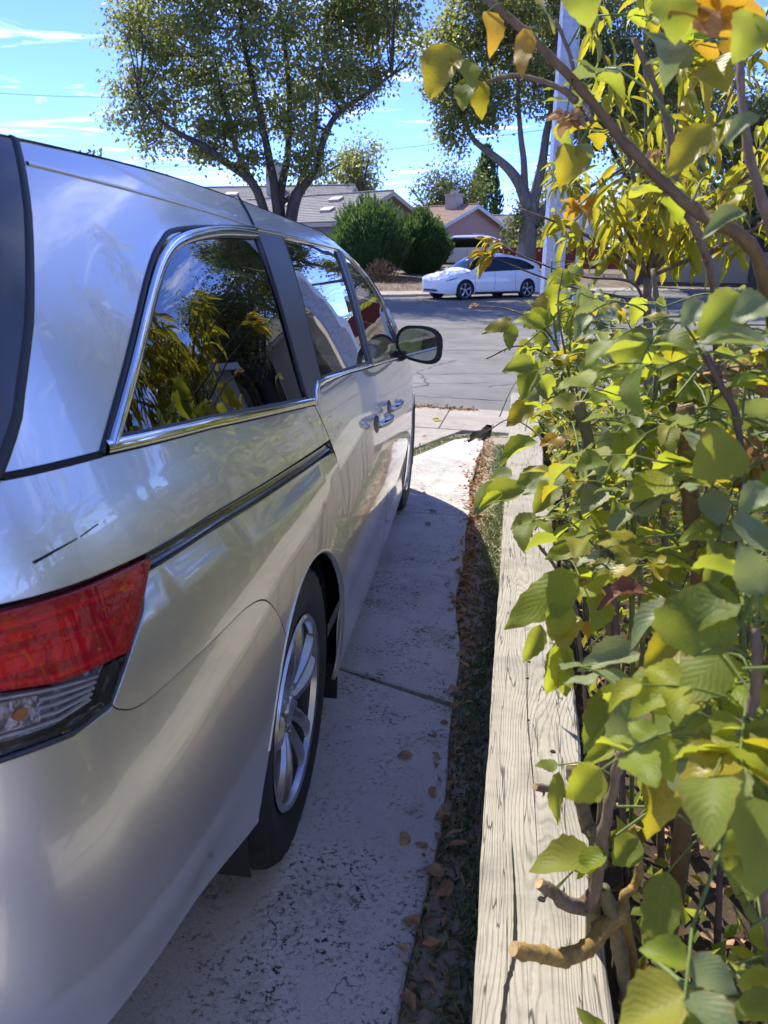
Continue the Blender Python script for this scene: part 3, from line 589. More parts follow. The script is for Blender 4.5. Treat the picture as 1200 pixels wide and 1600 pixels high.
def concrete_mat(name, base, spots=1.0):
    m, t, b = newmat(name); b.inputs['Roughness'].default_value = .88; b.inputs['Specular IOR Level'].default_value = .25
    tcn = N(t, 'ShaderNodeTexCoord'); v = tcn.outputs['Object']
    def nz(sc, de, ro=.6, dist=0.0): q = N(t, 'ShaderNodeTexNoise', i_Scale=sc, i_Detail=de, i_Roughness=ro, i_Distortion=dist); t.links.new(v, q.inputs['Vector']); return q.outputs['Fac']
    def mr(s, a, b_, c=0.0, d=1.0): q = N(t, 'ShaderNodeMapRange', i_1=a, i_2=b_, i_3=c, i_4=d); t.links.new(s, q.inputs[0]); return q.outputs[0]
    def mix(f, A, B): 
        q = N(t, 'ShaderNodeMix', data_type='RGBA')
        t.links.new(f, q.inputs[0])
        for s, X in ((6, A), (7, B)):
            if isinstance(X, tuple): q.inputs[s].default_value = rgb(X)
            else: t.links.new(X, q.inputs[s])
        return q.outputs[2]
    def mul(a, b_): q = N(t, 'ShaderNodeMath', operation='MULTIPLY'); t.links.new(a, q.inputs[0]); t.links.new(b_, q.inputs[1]); return q.outputs[0]
    c = mix(mr(nz(1.3, 8.0, .65), .35, .65), tuple(x * .74 for x in base), tuple(x * 1.12 for x in base))
    c = mix(mr(nz(220, 2.0), .35, .7), c, tuple(x * .86 for x in base))
    worn = mr(nz(4.5, 9.0, .7, .6), .50, .66)                       # worn patches that show the sand
    c = mix(mul(worn, mr(nz(60, 4.0), .35, .6)), c, (base[0] * .58, base[1] * .53, base[2] * .47))
    moss = mul(mul(mr(nz(1.1, 6.0, .7), .34, .56), mr(nz(9, 6.0, .7), .40, .60)), mr(nz(75, 5.0, .75), .525, .585))   # dark lichen specks
    q = N(t, 'ShaderNodeMath', operation='MULTIPLY', i_1=spots); t.links.new(moss, q.inputs[0])
    c = mix(q.outputs[0], c, (.045, .042, .036))
    vo = N(t, 'ShaderNodeTexVoronoi', feature='DISTANCE_TO_EDGE', i_Scale=.9); wv_ = N(t, 'ShaderNodeVectorMath', operation='MULTIPLY_ADD'); wn = N(t, 'ShaderNodeTexNoise', i_Scale=3.0, i_Detail=6.0); t.links.new(v, wn.inputs['Vector']); wv_.inputs[1].default_value = (.5, .5, .5); t.links.new(wn.outputs['Color'], wv_.inputs[0]); t.links.new(v, wv_.inputs[2]); t.links.new(wv_.outputs[0], vo.inputs['Vector'])
    c = mix(mul(mr(vo.outputs['Distance'], .0016, .0004), mr(nz(1.7, 3.0), .56, .66)), c, (.06, .055, .05))
    t.links.new(c, b.inputs['Base Color'])
    h = N(t, 'ShaderNodeMath', operation='SUBTRACT'); t.links.new(nz(130, 6.0, .7), h.inputs[0]); t.links.new(moss, h.inputs[1])
    bp = N(t, 'ShaderNodeBump', i_Strength=.35, i_Distance=.004); t.links.new(h.outputs[0], bp.inputs['Height']); t.links.new(bp.outputs[0], b.inputs['Normal'])
    return m
conc = concrete_mat('driveway_concrete', (.60, .575, .54), 1.0); walk = concrete_mat('sidewalk_concrete', (.40, .36, .31), .35)
asph = ramp_mat('asphalt', [(.25, (.095, .093, .09)), (.42, (.15, .147, .142)), (.58, (.185, .18, .172)), (.75, (.25, .243, .23))], 1.4, bump=.25, detail=15)
crackm = simple('crack_tar', (.035, .034, .033), rough=.9)
V = []; F = []; xs = np.concatenate([[-400, -150, -70], np.arange(-40, 41, 2.0), [70, 150, 400]]); ys = np.concatenate([[-120, -40], np.arange(-14, 7, 1.5), [7.1, 7.3], np.arange(8, 60, 1.0), [65, 75, 90, 120, 200, 400, 700]])
for y in ys:
    for x in xs: V.append((x, y, gz(x, y)))
nx = len(xs); F = [(j * nx + i, j * nx + i + 1, (j + 1) * nx + i + 1, (j + 1) * nx + i) for j in range(len(ys) - 1) for i in range(nx - 1)]
tag(mobj('ground', V, F, dirt, smooth=True), kind='structure')
# road: one sheet from the near gutter to the curved far kerb
V = []; F = []; rx = [-70, -40, -25, -16, -12, -9, -7, -6, -5, -4, -3, -2, -1, 0, 1, 2, 3, 4, 5, 6, 8, 10, 14, 20, 30, 45, 70]
for x in rx:
    for j in range(13): y = 7.47 + (CURB(x) - 7.47) * j / 12; V.append((x, y, roadz(y) + .02 * math.sin(math.pi * j / 12)))
F = [(i * 13 + j, (i + 1) * 13 + j, (i + 1) * 13 + j + 1, i * 13 + j + 1) for i in range(len(rx) - 1) for j in range(12)]
tag(mobj('road', V, F, asph, smooth=True), kind='structure')
def rz(x, y): t = (y - 7.47) / (CURB(x) - 7.47); return roadz(y) + .02 * math.sin(math.pi * t)
def crack(pts, w0, name='road_crack'):
    mb = MB(); P = []
    for a, b in zip(pts, pts[1:]):
        n = max(2, int(math.dist(a, b) / .12))
        for i in range(n): t = i / n; P.append((a[0] + (b[0] - a[0]) * t + rnd(-.05, .05), a[1] + (b[1] - a[1]) * t + rnd(-.05, .05)))
    P.append(pts[-1]); V = []
    for i, p in enumerate(P):
        a = P[max(i - 1, 0)]; b = P[min(i + 1, len(P) - 1)]; dx, dy = b[0] - a[0], b[1] - a[1]; l = math.hypot(dx, dy) or 1; wv = w0 * rnd(.4, 1.2)
        for s_ in (-1, 1): x, y = p[0] - dy / l * wv * s_, p[1] + dx / l * wv * s_; V.append((x, y, rz(x, y) + .005))
    mb.add(V, [(2 * i, 2 * i + 1, 2 * i + 3, 2 * i + 2) for i in range(len(P) - 1)])
    return mb
allc = MB()
for pts, w0 in [([(-3.5, 8.5), (-1.2, 8.3), (.4, 8.1), (3, 8.2)], .012), ([(-4, 10.2), (-1.5, 9.9), (.6, 10.3), (4, 10.0)], .010), ([(-1.1, 8.2), (-.7, 9.2), (-1.0, 10.2), (-.5, 11.6)], .010), ([(-5, 13), (-2, 12.6), (1, 13.1), (5, 12.8)], .012), ([(-2.2, 10.1), (-2.6, 11.5), (-2.1, 12.7), (-2.9, 14.5)], .012), ([(.1, 9.1), (.9, 9.6), (1.7, 9.3)], .009), ([(-6, 17), (-2, 16.6), (3, 17.2)], .015), ([(-3.2, 9.3), (-2.1, 9.4), (-.8, 9.2), (.2, 9.4)], .008)]:
    m_ = crack(pts, w0); allc.add(m_.V, m_.F)
o = allc.build('road_crack', crackm); tag(o, kind='structure')
# far kerb and pavement following the same curve
V = []; F = []
for x in rx:
    c = CURB(x)
    for (dy, dz_) in ((0, -.14), (.02, .03), (.16, .035), (.165, .03), (1.75, .09)): V.append((x, c + dy, YARD(max(dy, 0)) * 0 + dz_ if dy < .2 else dz_ + .0))
k5 = 5; F = [(i * k5 + j, (i + 1) * k5 + j, (i + 1) * k5 + j + 1, i * k5 + j + 1) for i in range(len(rx) - 1) for j in range(4)]
tag(mobj('far_pavement', V, F, walk), kind='structure')

# near pavement, slab by slab, on the same slope as the driveway
def slab(name, poly, zt_, th, mat, parent=None, edge=.006):
    mb = MB(); n = len(poly); cx = sum(p[0] for p in poly) / n; cy_ = sum(p[1] for p in poly) / n
    def ins(p, d): dx, dy = p[0] - cx, p[1] - cy_; l = math.hypot(dx, dy); return (p[0] - dx / l * d, p[1] - dy / l * d)
    a = [(x, y, vz(x, y) + zt_ - th) for x, y in poly]; b = [(x, y, vz(x, y) + zt_ - edge) for x, y in poly]; c = [(*ins(p, edge * 1.4), 0) for p in poly]; c = [(x, y, vz(x, y) + zt_) for x, y, _ in c]
    mb.add(a + b + c, [(i, (i + 1) % n, n + (i + 1) % n, n + i) for i in range(n)] + [(n + i, n + (i + 1) % n, 2 * n + (i + 1) % n, 2 * n + i) for i in range(n)] + [tuple(range(2 * n, 3 * n))])
    return mb.build(name, mat, parent)
pv = tag(empty('sidewalk'), kind='structure')
for i in range(-9, 11):
    x0 = -.25 + i * 1.22
    slab('slab', [(x0 + .004, 6.0), (x0 + 1.216, 6.0), (x0 + 1.216, 7.46), (x0 + .004, 7.46)], .0, .12, walk, pv)
dw = tag(empty('driveway'), kind='structure')
G = .007
def edge_r(y): return float(np.interp(y, [-1, .3, 1, 2, 3.3, 5.5], [.322, .318, .302, .255, .205, .20])) + .012 * math.sin(y * 2.7) + .010 * math.sin(y * 6.1 + 1)
def redge(y0, y1, n=7): return [(edge_r(y0 + (y1 - y0) * i / n), y0 + (y1 - y0) * i / n) for i in range(n + 1)]
slab('slab', [(-2.6, -2.2)] + redge(-2.2, .72 - G, 14) + [(-.113, .888 - G), (-2.6, 1.75 - G)], 0, .12, conc, dw)
slab('slab', [(-2.6, 1.75 + G), (-.113, .888 + G)] + redge(.74 + G, 2.965 - G, 14) + [(-2.6, 2.82 - G)], 0, .12, conc, dw)
slab('slab', [(-2.6, 2.82 + G)] + redge(2.965 + G, 5.5, 9) + [(.10, 5.62), (-.05, 5.45), (-.17, 5.05), (-.30, 4.62), (-.55, 4.2), (-1.1, 3.95), (-2.6, 3.9)], 0, .12, conc, dw)
slab('slab', [(-2.6, 4.05), (-1.15, 4.1), (-.62, 4.35), (-.42, 4.75), (-.28, 5.2), (-.15, 5.6), (-.02, 5.985), (-2.6, 5.985)], -.004, .12, walk, dw)
slab('slab', [(-2.6, -5.2), (6, -5.2), (6, -2.215), (-2.6, -2.215)], 0, .12, conc, dw)
slab('slab', [(.31, -2.2), (6, -2.2), (6, -.885), (.31, -.885)], 0, .12, conc, dw)
# weeds and soil strip between slab and planter, and in the diagonal joint
stripm = ramp_mat('verge_soil', [(.3, (.22, .19, .14)), (.6, (.36, .31, .23)), (.8, (.25, .26, .15))], 18, bump=.7)
V = []; F = []
for i in range(60):
    y = -.86 + i * .116
    for x in (.22, .34, .47): V.append((x, y, vz(x, y) - .022 + .012 * noise.noise((x * 9, y * 9, 0))))
F = [(i * 3 + j, i * 3 + j + 1, i * 3 + j + 4, i * 3 + j + 3) for i in range(59) for j in range(2)]
tag(mobj('verge', V, F, stripm, smooth=True), kind='structure')
js = MB(); P = [(-.9, 4.05), (-.58, 4.27), (-.36, 4.68), (-.23, 5.1), (-.11, 5.5), (.10, 5.8), (.35, 5.95)]; V = []
for (x, y) in P: V += [(x - .12, y + .06, vz(x, y) - .02), (x + .12, y - .06, vz(x, y) - .02)]
tag(js.add(V, [(2 * i, 2 * i + 1, 2 * i + 3, 2 * i + 2) for i in range(len(P) - 1)]).build('joint_soil', stripm), kind='structure')

# ------------------------------------------------------------------ timber planter edge
def wood_mat(name, light, dark):
    m, t, b = newmat(name); b.inputs['Roughness'].default_value = .85; b.inputs['Specular IOR Level'].default_value = .25
    tcn = N(t, 'ShaderNodeTexCoord'); oi = N(t, 'ShaderNodeObjectInfo')
    ofs = N(t, 'ShaderNodeVectorMath', operation='MULTIPLY_ADD'); ofs.inputs[1].default_value = (1, 1, 1); t.links.new(tcn.outputs['Object'], ofs.inputs[0])
    cm = N(t, 'ShaderNodeCombineXYZ'); sc = N(t, 'ShaderNodeMath', operation='MULTIPLY', i_1=37.0); t.links.new(oi.outputs['Random'], sc.inputs[0])
    for k in range(3): t.links.new(sc.outputs[0], cm.inputs[k])
    t.links.new(cm.outputs[0], ofs.inputs[2])
    mp0 = N(t, 'ShaderNodeMapping'); mp0.inputs['Scale'].default_value = (9, 1.35, 9); t.links.new(ofs.outputs[0], mp0.inputs[0])
    big = N(t, 'ShaderNodeTexNoise', i_Scale=.55, i_Detail=2.0, i_Roughness=.45); t.links.new(mp0.outputs[0], big.inputs['Vector'])
    # growth rings: iso-lines of the big noise plus the cross-board coordinate
    sx = N(t, 'ShaderNodeSeparateXYZ'); t.links.new(mp0.outputs[0], sx.inputs[0])
    ad = N(t, 'ShaderNodeMath', operation='MULTIPLY_ADD', i_1=3.2); t.links.new(big.outputs['Fac'], ad.inputs[0]); t.links.new(sx.outputs['X'], ad.inputs[2])
    fq = N(t, 'ShaderNodeMath', operation='MULTIPLY', i_1=95.0); t.links.new(ad.outputs[0], fq.inputs[0])
    wob = N(t, 'ShaderNodeTexNoise', i_Scale=14.0, i_Detail=4.0); t.links.new(ofs.outputs[0], wob.inputs['Vector'])
    fw = N(t, 'ShaderNodeMath', operation='MULTIPLY_ADD', i_1=5.0); t.links.new(wob.outputs['Fac'], fw.inputs[0]); t.links.new(fq.outputs[0], fw.inputs[2])
    si = N(t, 'ShaderNodeMath', operation='SINE'); t.links.new(fw.outputs[0], si.inputs[0])
    ring = N(t, 'ShaderNodeMapRange', i_1=.1, i_2=1.0); t.links.new(si.outputs[0], ring.inputs[0])
    mp1 = N(t, 'ShaderNodeMapping'); mp1.inputs['Scale'].default_value = (220, 7, 220); t.links.new(ofs.outputs[0], mp1.inputs[0])
    fib = N(t, 'ShaderNodeTexNoise', i_Scale=1.0, i_Detail=4.0, i_Roughness=.6); t.links.new(mp1.outputs[0], fib.inputs['Vector'])
    mp2 = N(t, 'ShaderNodeMapping'); mp2.inputs['Scale'].default_value = (34, 1.3, 34); t.links.new(ofs.outputs[0], mp2.inputs[0])
    ck = N(t, 'ShaderNodeTexNoise', i_Scale=1.0, i_Detail=3.0, i_Distortion=.5); t.links.new(mp2.outputs[0], ck.inputs['Vector'])
    ck0 = N(t, 'ShaderNodeMath', operation='SUBTRACT', i_1=.5); t.links.new(ck.outputs['Fac'], ck0.inputs[0]); ck1 = N(t, 'ShaderNodeMath', operation='ABSOLUTE'); t.links.new(ck0.outputs[0], ck1.inputs[0])
    ckm = N(t, 'ShaderNodeMapRange', i_1=.009, i_2=.002); t.links.new(ck1.outputs[0], ckm.inputs[0])
    mp3 = N(t, 'ShaderNodeMapping'); mp3.inputs['Scale'].default_value = (150, 5.5, 150); t.links.new(ofs.outputs[0], mp3.inputs[0])
    fn = N(t, 'ShaderNodeTexNoise', i_Scale=1.0, i_Detail=5.0, i_Roughness=.7, i_Distortion=.4); t.links.new(mp3.outputs[0], fn.inputs['Vector']); fine = N(t, 'ShaderNodeMapRange', i_1=.60, i_2=.70); t.links.new(fn.outputs['Fac'], fine.inputs[0])
    gate = N(t, 'ShaderNodeMapRange', i_1=.40, i_2=.52); t.links.new(big.outputs['Fac'], gate.inputs[0]); ckg = N(t, 'ShaderNodeMath', operation='MULTIPLY'); t.links.new(ckm.outputs[0], ckg.inputs[0]); t.links.new(gate.outputs[0], ckg.inputs[1])
    def mix(f, A, B, k=1.0):
        q = N(t, 'ShaderNodeMix', data_type='RGBA'); g = N(t, 'ShaderNodeMath', operation='MULTIPLY', i_1=k); t.links.new(f, g.inputs[0]); t.links.new(g.outputs[0], q.inputs[0])
        for s, X in ((6, A), (7, B)):
            if isinstance(X, tuple): q.inputs[s].default_value = rgb(X)
            else: t.links.new(X, q.inputs[s])
        return q.outputs[2]
    c = mix(fib.outputs['Fac'], tuple(x * .82 for x in light), tuple(min(1, x * 1.15) for x in light)); brk = N(t, 'ShaderNodeTexNoise', i_Scale=26.0, i_Detail=5.0, i_Roughness=.7); t.links.new(ofs.outputs[0], brk.inputs['Vector']); bkm = N(t, 'ShaderNodeMapRange', i_1=.36, i_2=.58); t.links.new(brk.outputs['Fac'], bkm.inputs[0]); rgm = N(t, 'ShaderNodeMath', operation='MULTIPLY'); t.links.new(ring.outputs[0], rgm.inputs[0]); t.links.new(bkm.outputs[0], rgm.inputs[1]); c = mix(rgm.outputs[0], c, dark, .42); st_ = N(t, 'ShaderNodeTexNoise', i_Scale=5.0, i_Detail=8.0, i_Roughness=.7); t.links.new(ofs.outputs[0], st_.inputs['Vector']); stm = N(t, 'ShaderNodeMapRange', i_1=.48, i_2=.70); t.links.new(st_.outputs['Fac'], stm.inputs[0]); c = mix(stm.outputs[0], c, (.19, .18, .165), .75); c = mix(fine.outputs[0], c, (.06, .05, .04), .72); c = mix(ckg.outputs[0], c, (.025, .02, .015), .75)
    t.links.new(c, b.inputs['Base Color'])
    h = N(t, 'ShaderNodeMath', operation='MULTIPLY_ADD', i_1=-.55); t.links.new(ring.outputs[0], h.inputs[0]); t.links.new(fib.outputs['Fac'], h.inputs[2])
    h2 = N(t, 'ShaderNodeMath', operation='MULTIPLY_ADD', i_1=-2.5); t.links.new(ckg.outputs[0], h2.inputs[0]); t.links.new(h.outputs[0], h2.inputs[2])
    bp = N(t, 'ShaderNodeBump', i_Strength=.55, i_Distance=.003); t.links.new(h2.outputs[0], bp.inputs['Height']); t.links.new(bp.outputs[0], b.inputs['Normal'])
    return m
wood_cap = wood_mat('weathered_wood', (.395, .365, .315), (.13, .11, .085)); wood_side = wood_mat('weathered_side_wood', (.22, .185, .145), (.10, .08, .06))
holem = simple('nail_hole', (.008, .007, .006), rough=.9)
def capz(y): return .392 - .012 * y
pl = empty('planter_wall', (.44, 0, .0), 0, 'low weathered timber planter wall with a wide grey cap board under the rose bushes', 'planter')
def cap(y0, y1, seed):
    mb = MB(); n = max(8, int((y1 - y0) / .03)); V = []; m_ = 11
    for i in range(n + 1):
        y = y0 + (y1 - y0) * i / n
        wl = .0025 * noise.noise((seed, y * 2.0, 0)) + .0028 * noise.noise((seed, y * 17, 4)); wr = .006 * noise.noise((seed + 5, y * 3.0, 0)) + .004 * noise.noise((seed, y * 13, 9))
        rows = [(0 + wl, -.04), (0 + wl, -.008), (.006 + wl, -.001), (.03, 0), (.06, .001), (.095, .0015), (.13, .001), (.16, 0), (.185 + wr, -.001), (.191 + wr, -.008), (.191 + wr, -.04)]
        V += [(x, y, capz(y) + dz_ + .0015 * noise.noise((x * 30, y * 2, seed))) for x, dz_ in rows]
    Fc = [(i * m_ + j, (i + 1) * m_ + j, (i + 1) * m_ + j + 1, i * m_ + j + 1) for i in range(n) for j in range(m_ - 1)] + [(i * m_ + m_ - 1, (i + 1) * m_ + m_ - 1, (i + 1) * m_, i * m_) for i in range(n)] + [tuple(range(m_)), tuple(n * m_ + j for j in range(m_))]
    mb.add(V, Fc); return mb.build('cap_board', wood_cap, pl, auto=40)
cb1 = cap(-.86, 2.16, 1.3); cb2 = cap(2.166, 4.82, 7.7)
hb_ = MB()
for (x, y, r) in [(.070, .62, .0032), (.082, .60, .003), (.088, .30, .0045), (.083, .215, .004), (.083, .03, .003), (.132, -.08, .006), (.108, -.12, .0045), (.098, -.485, .0075), (.06, 1.2, .003), (.135, 1.24, .003), (.09, -.72, .005), (.12, -.83, .004)]:
    hb_.lathe([(.0001, capz(y) + .0032), (r * .8, capz(y) + .0030), (r, capz(y) + .0012)], 9, 'z', (x, y, 0))
hb_.build('nail_hole', holem, cb1)
# long open splits along the near end of the board
for pts in ([(.050, -.36), (.056, -.50), (.055, -.60), (.044, -.66), (.038, -.75), (.026, -.82), (.012, -.90)], [(.078, .55), (.082, .30), (.081, .05), (.090, -.2), (.094, -.42)]):
    mb = MB(); q = crs([(x, y, 0) for x, y in pts], 10); V = []
    for i, p in enumerate(q):
        wv = (.0034 if len(pts) > 5 else .0011) * (math.sin(math.pi * (i + .5) / len(q)) ** .7) * rnd(.6, 1.2); V += [(p.x - wv, p.y, capz(p.y) + .0026), (p.x + wv, p.y, capz(p.y) + .0026)]
    mb.add(V, [(2 * i, 2 * i + 1, 2 * i + 3, 2 * i + 2) for i in range(len(q) - 1)]).build('split', holem, cb1)
y = -.85; k = 0
protos = []
while y < 4.8:
    wv = .135; zt_ = capz(y) - .043; zb_ = vz(.44, y) - .06
    if k < 5:
        mb = MB(); mb.box((0, wv / 2, -.25), (.028, wv - .004, .5)); po = mb.build('plank', wood_side, pl, bevel=.003); protos.append(po.data)
    else: po = link('plank', protos[k % 5], pl)
    po.location = (.026 + .003 * math.sin(k * 2.3), y, zt_); po.scale = (1, 1, (zt_ - zb_) / .5); po.rotation_euler = (0, R(.8 * math.sin(k * 3.1)), 0); y += wv + .003; k += 1
mb = MB(); mb.box((1.75, -.86, .10), (2.58, .035, .54)); mb.build('end_board', wood_side, pl, bevel=.003).location = (-.44, 0, 0)
mb = MB(); mb.box((.10, 4.80, .10), (.16, .03, .44)); mb.build('end_board', wood_side, pl, bevel=.003)
mb = MB()
for yy in np.arange(-.80, 4.8, 1.12): mb.box((.085, yy, .08), (.085, .085, .44))
mb.build('post', wood_side, pl)
# soil in the bed
V = []; F = []
for i in range(56):
    y = -.82 + i * .1025
    for j in range(16): x = .50 + j * .17; V.append((x, y, .19 - .012 * y + .03 * noise.noise((x * 4, y * 4, 2)) + .012 * noise.noise((x * 15, y * 15, 5))))
F = [(i * 16 + j, i * 16 + j + 1, (i + 1) * 16 + j + 1, (i + 1) * 16 + j) for i in range(55) for j in range(15)]
tag(mobj('planting_bed', V, F, soil, smooth=True), kind='structure')
# galvanised street pole, eight flats, tapering
galv = ramp_mat('galvanised_steel', [(.30, (.27, .28, .29)), (.5, (.37, .38, .39)), (.7, (.48, .49, .50))], 26, rough=.42, bump=.08, detail=5); galv.node_tree.nodes['Principled BSDF'].inputs['Metallic'].default_value = .55
sp_ = empty('street_light_pole', (.835, 8.05, -.33), 0, 'tall galvanised steel street pole with flat sides behind the rose bush', 'pole')
mb = MB(); mb.lathe([(.142, .02), (.128, 2.0), (.108, 4.6), (.085, 8.2)], 8, 'z', cap=True); mb.build('shaft', galv, sp_)
mb = MB(); mb.box((0, 0, .012), (.42, .42, .025)); mb.build('base_plate', galv, sp_)
mb = MB(); mb.tube([tuple(v) for v in crs([(0, 0, 8.1), (.02, .3, 8.6), (.1, 1.2, 8.95), (.15, 2.2, 9.0)], 6)], .035, 10); mb.build('arm', galv, sp_, smooth=True)
mb = MB(); mb.box((.17, 2.45, 9.0), (.24, .6, .12)); mb.build('lamp_head', galv, sp_, bevel=.03)
sg = empty('metal_post', (1.5, 13.8, roadz(13.8) * 1.0), 0, 'slim grey metal post seen through the yellow peach leaves', 'post')
mb = MB(); mb.lathe([(.05, 0), (.045, 1.4), (.042, 1.42), (.036, 1.44), (.034, 2.5)], 12, 'z', cap=True); mb.build('shaft', galv, sg, auto=30)
mb = MB(); mb.lathe([(.06, 2.5), (.085, 2.56), (.08, 2.70), (.03, 2.78)], 12, 'z', cap=True); mb.build('post_cap', galv, sg, auto=30)

# ------------------------------------------------------------------ parked cars in the street
def parked_car(name, label, cat, loc, rz_, pm, L_, group=None, kind='hatch'):
    """y forward from the rear axle; simpler body of the same construction as the van"""
    hw, wb, ro, fo, H = L_['hw'], L_['wb'], L_['ro'], L_['fo'], L_['H']; yf = wb + fo
    W = lambda k: hw * k
    B = Body([(0, -ro), (W(.5), -ro + .02), (W(.78), -ro + .09), (W(.92), -ro + .24), (W(.975), -ro + .5), (W(.995), 0), (W(1), .6), (W(1), wb * .6), (W(.995), wb - .1), (W(.965), wb + fo * .35), (W(.87), wb + fo * .68), (W(.70), yf - .12), (W(.4), yf - .02), (0, yf)],
             L_['ins'], L_['zt'], L_['rise'], ymid=.6, axis=(-ro + .6, wb + .3), W=hw)
    root = empty(name, loc, rz_, label, cat, group)
    ar, az = L_['ar'], L_['wr']
    bl = L_['belt']; zl = L_['zl']
    top = [(u, B.zt(u) - .004) for u in np.linspace(B.u1, B.u0, 60)]
    low = [(B.u0, zl + .06), (-ar - .02, zl)] + [p for p in arc(0, az, ar, 196, -16) if p[1] > zl - .001] + [p for p in arc(wb, az, ar, 196, -16) if p[1] > zl - .001] + [(wb + ar + .05, zl), (B.u1, zl + .04)]
    gt = L_['glass']
    # body side under the belt, glass band, roof rail above it
    bfun = pchip([p[0] for p in bl], [p[1] for p in bl])
    lower_top = [(u, min(B.zt(u) - .004, bfun(u))) for u in np.linspace(B.u1, B.u0, 90)]
    for s_ in (1, -1):
        panel(B, 'body_side', low + lower_top, pm, root, s_, d=.06, flange=.01, shrink=0)
        gp = [p for p in gt]
        panel(B, 'side_window', gp, gl_dark2, root, s_, d=.06, off=.006, flange=.01, shrink=0)
        up = [(u, bfun(u)) for u in np.linspace(L_['cab'][0], L_['cab'][1], 40)] + [(u, B.zt(u) - .001) for u in np.linspace(L_['cab'][1], L_['cab'][0], 60)]
        panel(B, 'roof_rail', up, pm, root, s_, d=.06, flange=0, shrink=0)
        for u in L_['cuts']: ribbon(B, 'door_seam', [(u[0], zl + .1), (u[0], u[1])], .012, .003, gap, root, s_)
        for u in L_['handles']: ribbon(B, 'door_handle', [(u, .0 + L_['hz']), (u + .2, L_['hz'] + .005)], .03, .018, pm, root, s_)
        ribbon(B, 'sill', [(ar + .02, zl + .02), (wb - ar - .02, zl + .02)], .09, .012, blk, root, s_)
        hl = L_['head']; panel(B, 'headlight', hl, L_['headmat'], root, s_, d=.05, off=.006, flange=.01)
        tlp = L_['tail']; panel(B, 'tail_light', tlp, lens_far, root, s_, d=.05, off=.006, flange=.01)
        mb = MB(); mb.tube([(s_ * (hw * .90), L_['my'], L_['mz'] - .03), (s_ * (hw + .02), L_['my'], L_['mz']), (s_ * (hw + .08), L_['my'] + .03, L_['mz'] + .02), (s_ * (hw + .20), L_['my'] + .02, L_['mz'] + .02)], [.02, .03, .085, .055], 10); mb.build('side_mirror', pm, root, smooth=True)
        for cy_ in (0, wb):
            ln = MB(); aa = np.linspace(R(-20), R(200), 16); ln.add([(s_ * x, cy_ + (ar + .005) * math.cos(a), az + (ar + .005) * math.sin(a)) for a in aa for x in (hw * .97, hw * .6)], [(2 * i, 2 * i + 1, 2 * i + 3, 2 * i + 2) for i in range(15)])
            ln.add([(s_ * hw * .6, cy_ + (ar + .005) * math.cos(a), az + (ar + .005) * math.sin(a)) for a in aa], [tuple(range(16))]); ln.build('wheel_liner', gap, root)
            make_wheel(root, (s_ * (hw - .125), cy_, az), s_, az, az * .69, .22, style='single', tread=False, seg=48)
    for (ua, ub_, nm, mt) in L_['tops']:
        top_panel(B, nm, B.u0 if ua is None else ua, B.u1 if ub_ is None else ub_, pm if mt is None else mt, root, nu=24, nr=10)
    lg = [panel_data(B, L_['grille'], side=s_, d=.05, off=.004, flange=.01) for s_ in (1, -1)]; nobj('lower_grille', lg, blk, root)
    mb = MB(); mb.box((0, (yf - ro) / 2 , zl + .12), (hw * 1.2, yf + ro - .5, .1)); mb.box((0, wb / 2, zl + .1), (hw * 1.8, wb - 2 * ar - .1, .14)); mb.build('underbody', gap, root)
    for (sx, sy) in ((-.38, L_['sy']), (.38, L_['sy']), (-.38, L_['sy'] - .9), (.38, L_['sy'] - .9)):
        mb = MB(); mb.box((sx, sy - .2, L_['sz'] + .3), (.46, .14, .66), rx=R(12)); mb.box((sx, sy - .30, L_['sz'] + .72), (.24, .09, .16)); mb.build('seat', seat_dark, root, bevel=.03)
    return root
gl_dark2 = glass('car_side_glass', (.10, .12, .13), 1.5, 1.3); lens_far = simple('tail_red', (.30, .01, .02), rough=.15, coat=1); seat_dark = simple('seat_dark', (.03, .03, .03), rough=.7)
head_dark = simple('headlight_dark', (.10, .11, .12), rough=.15, coat=1); head_pale = simple('headlight_pale', (.5, .5, .5), rough=.12, metal=.6, coat=1)
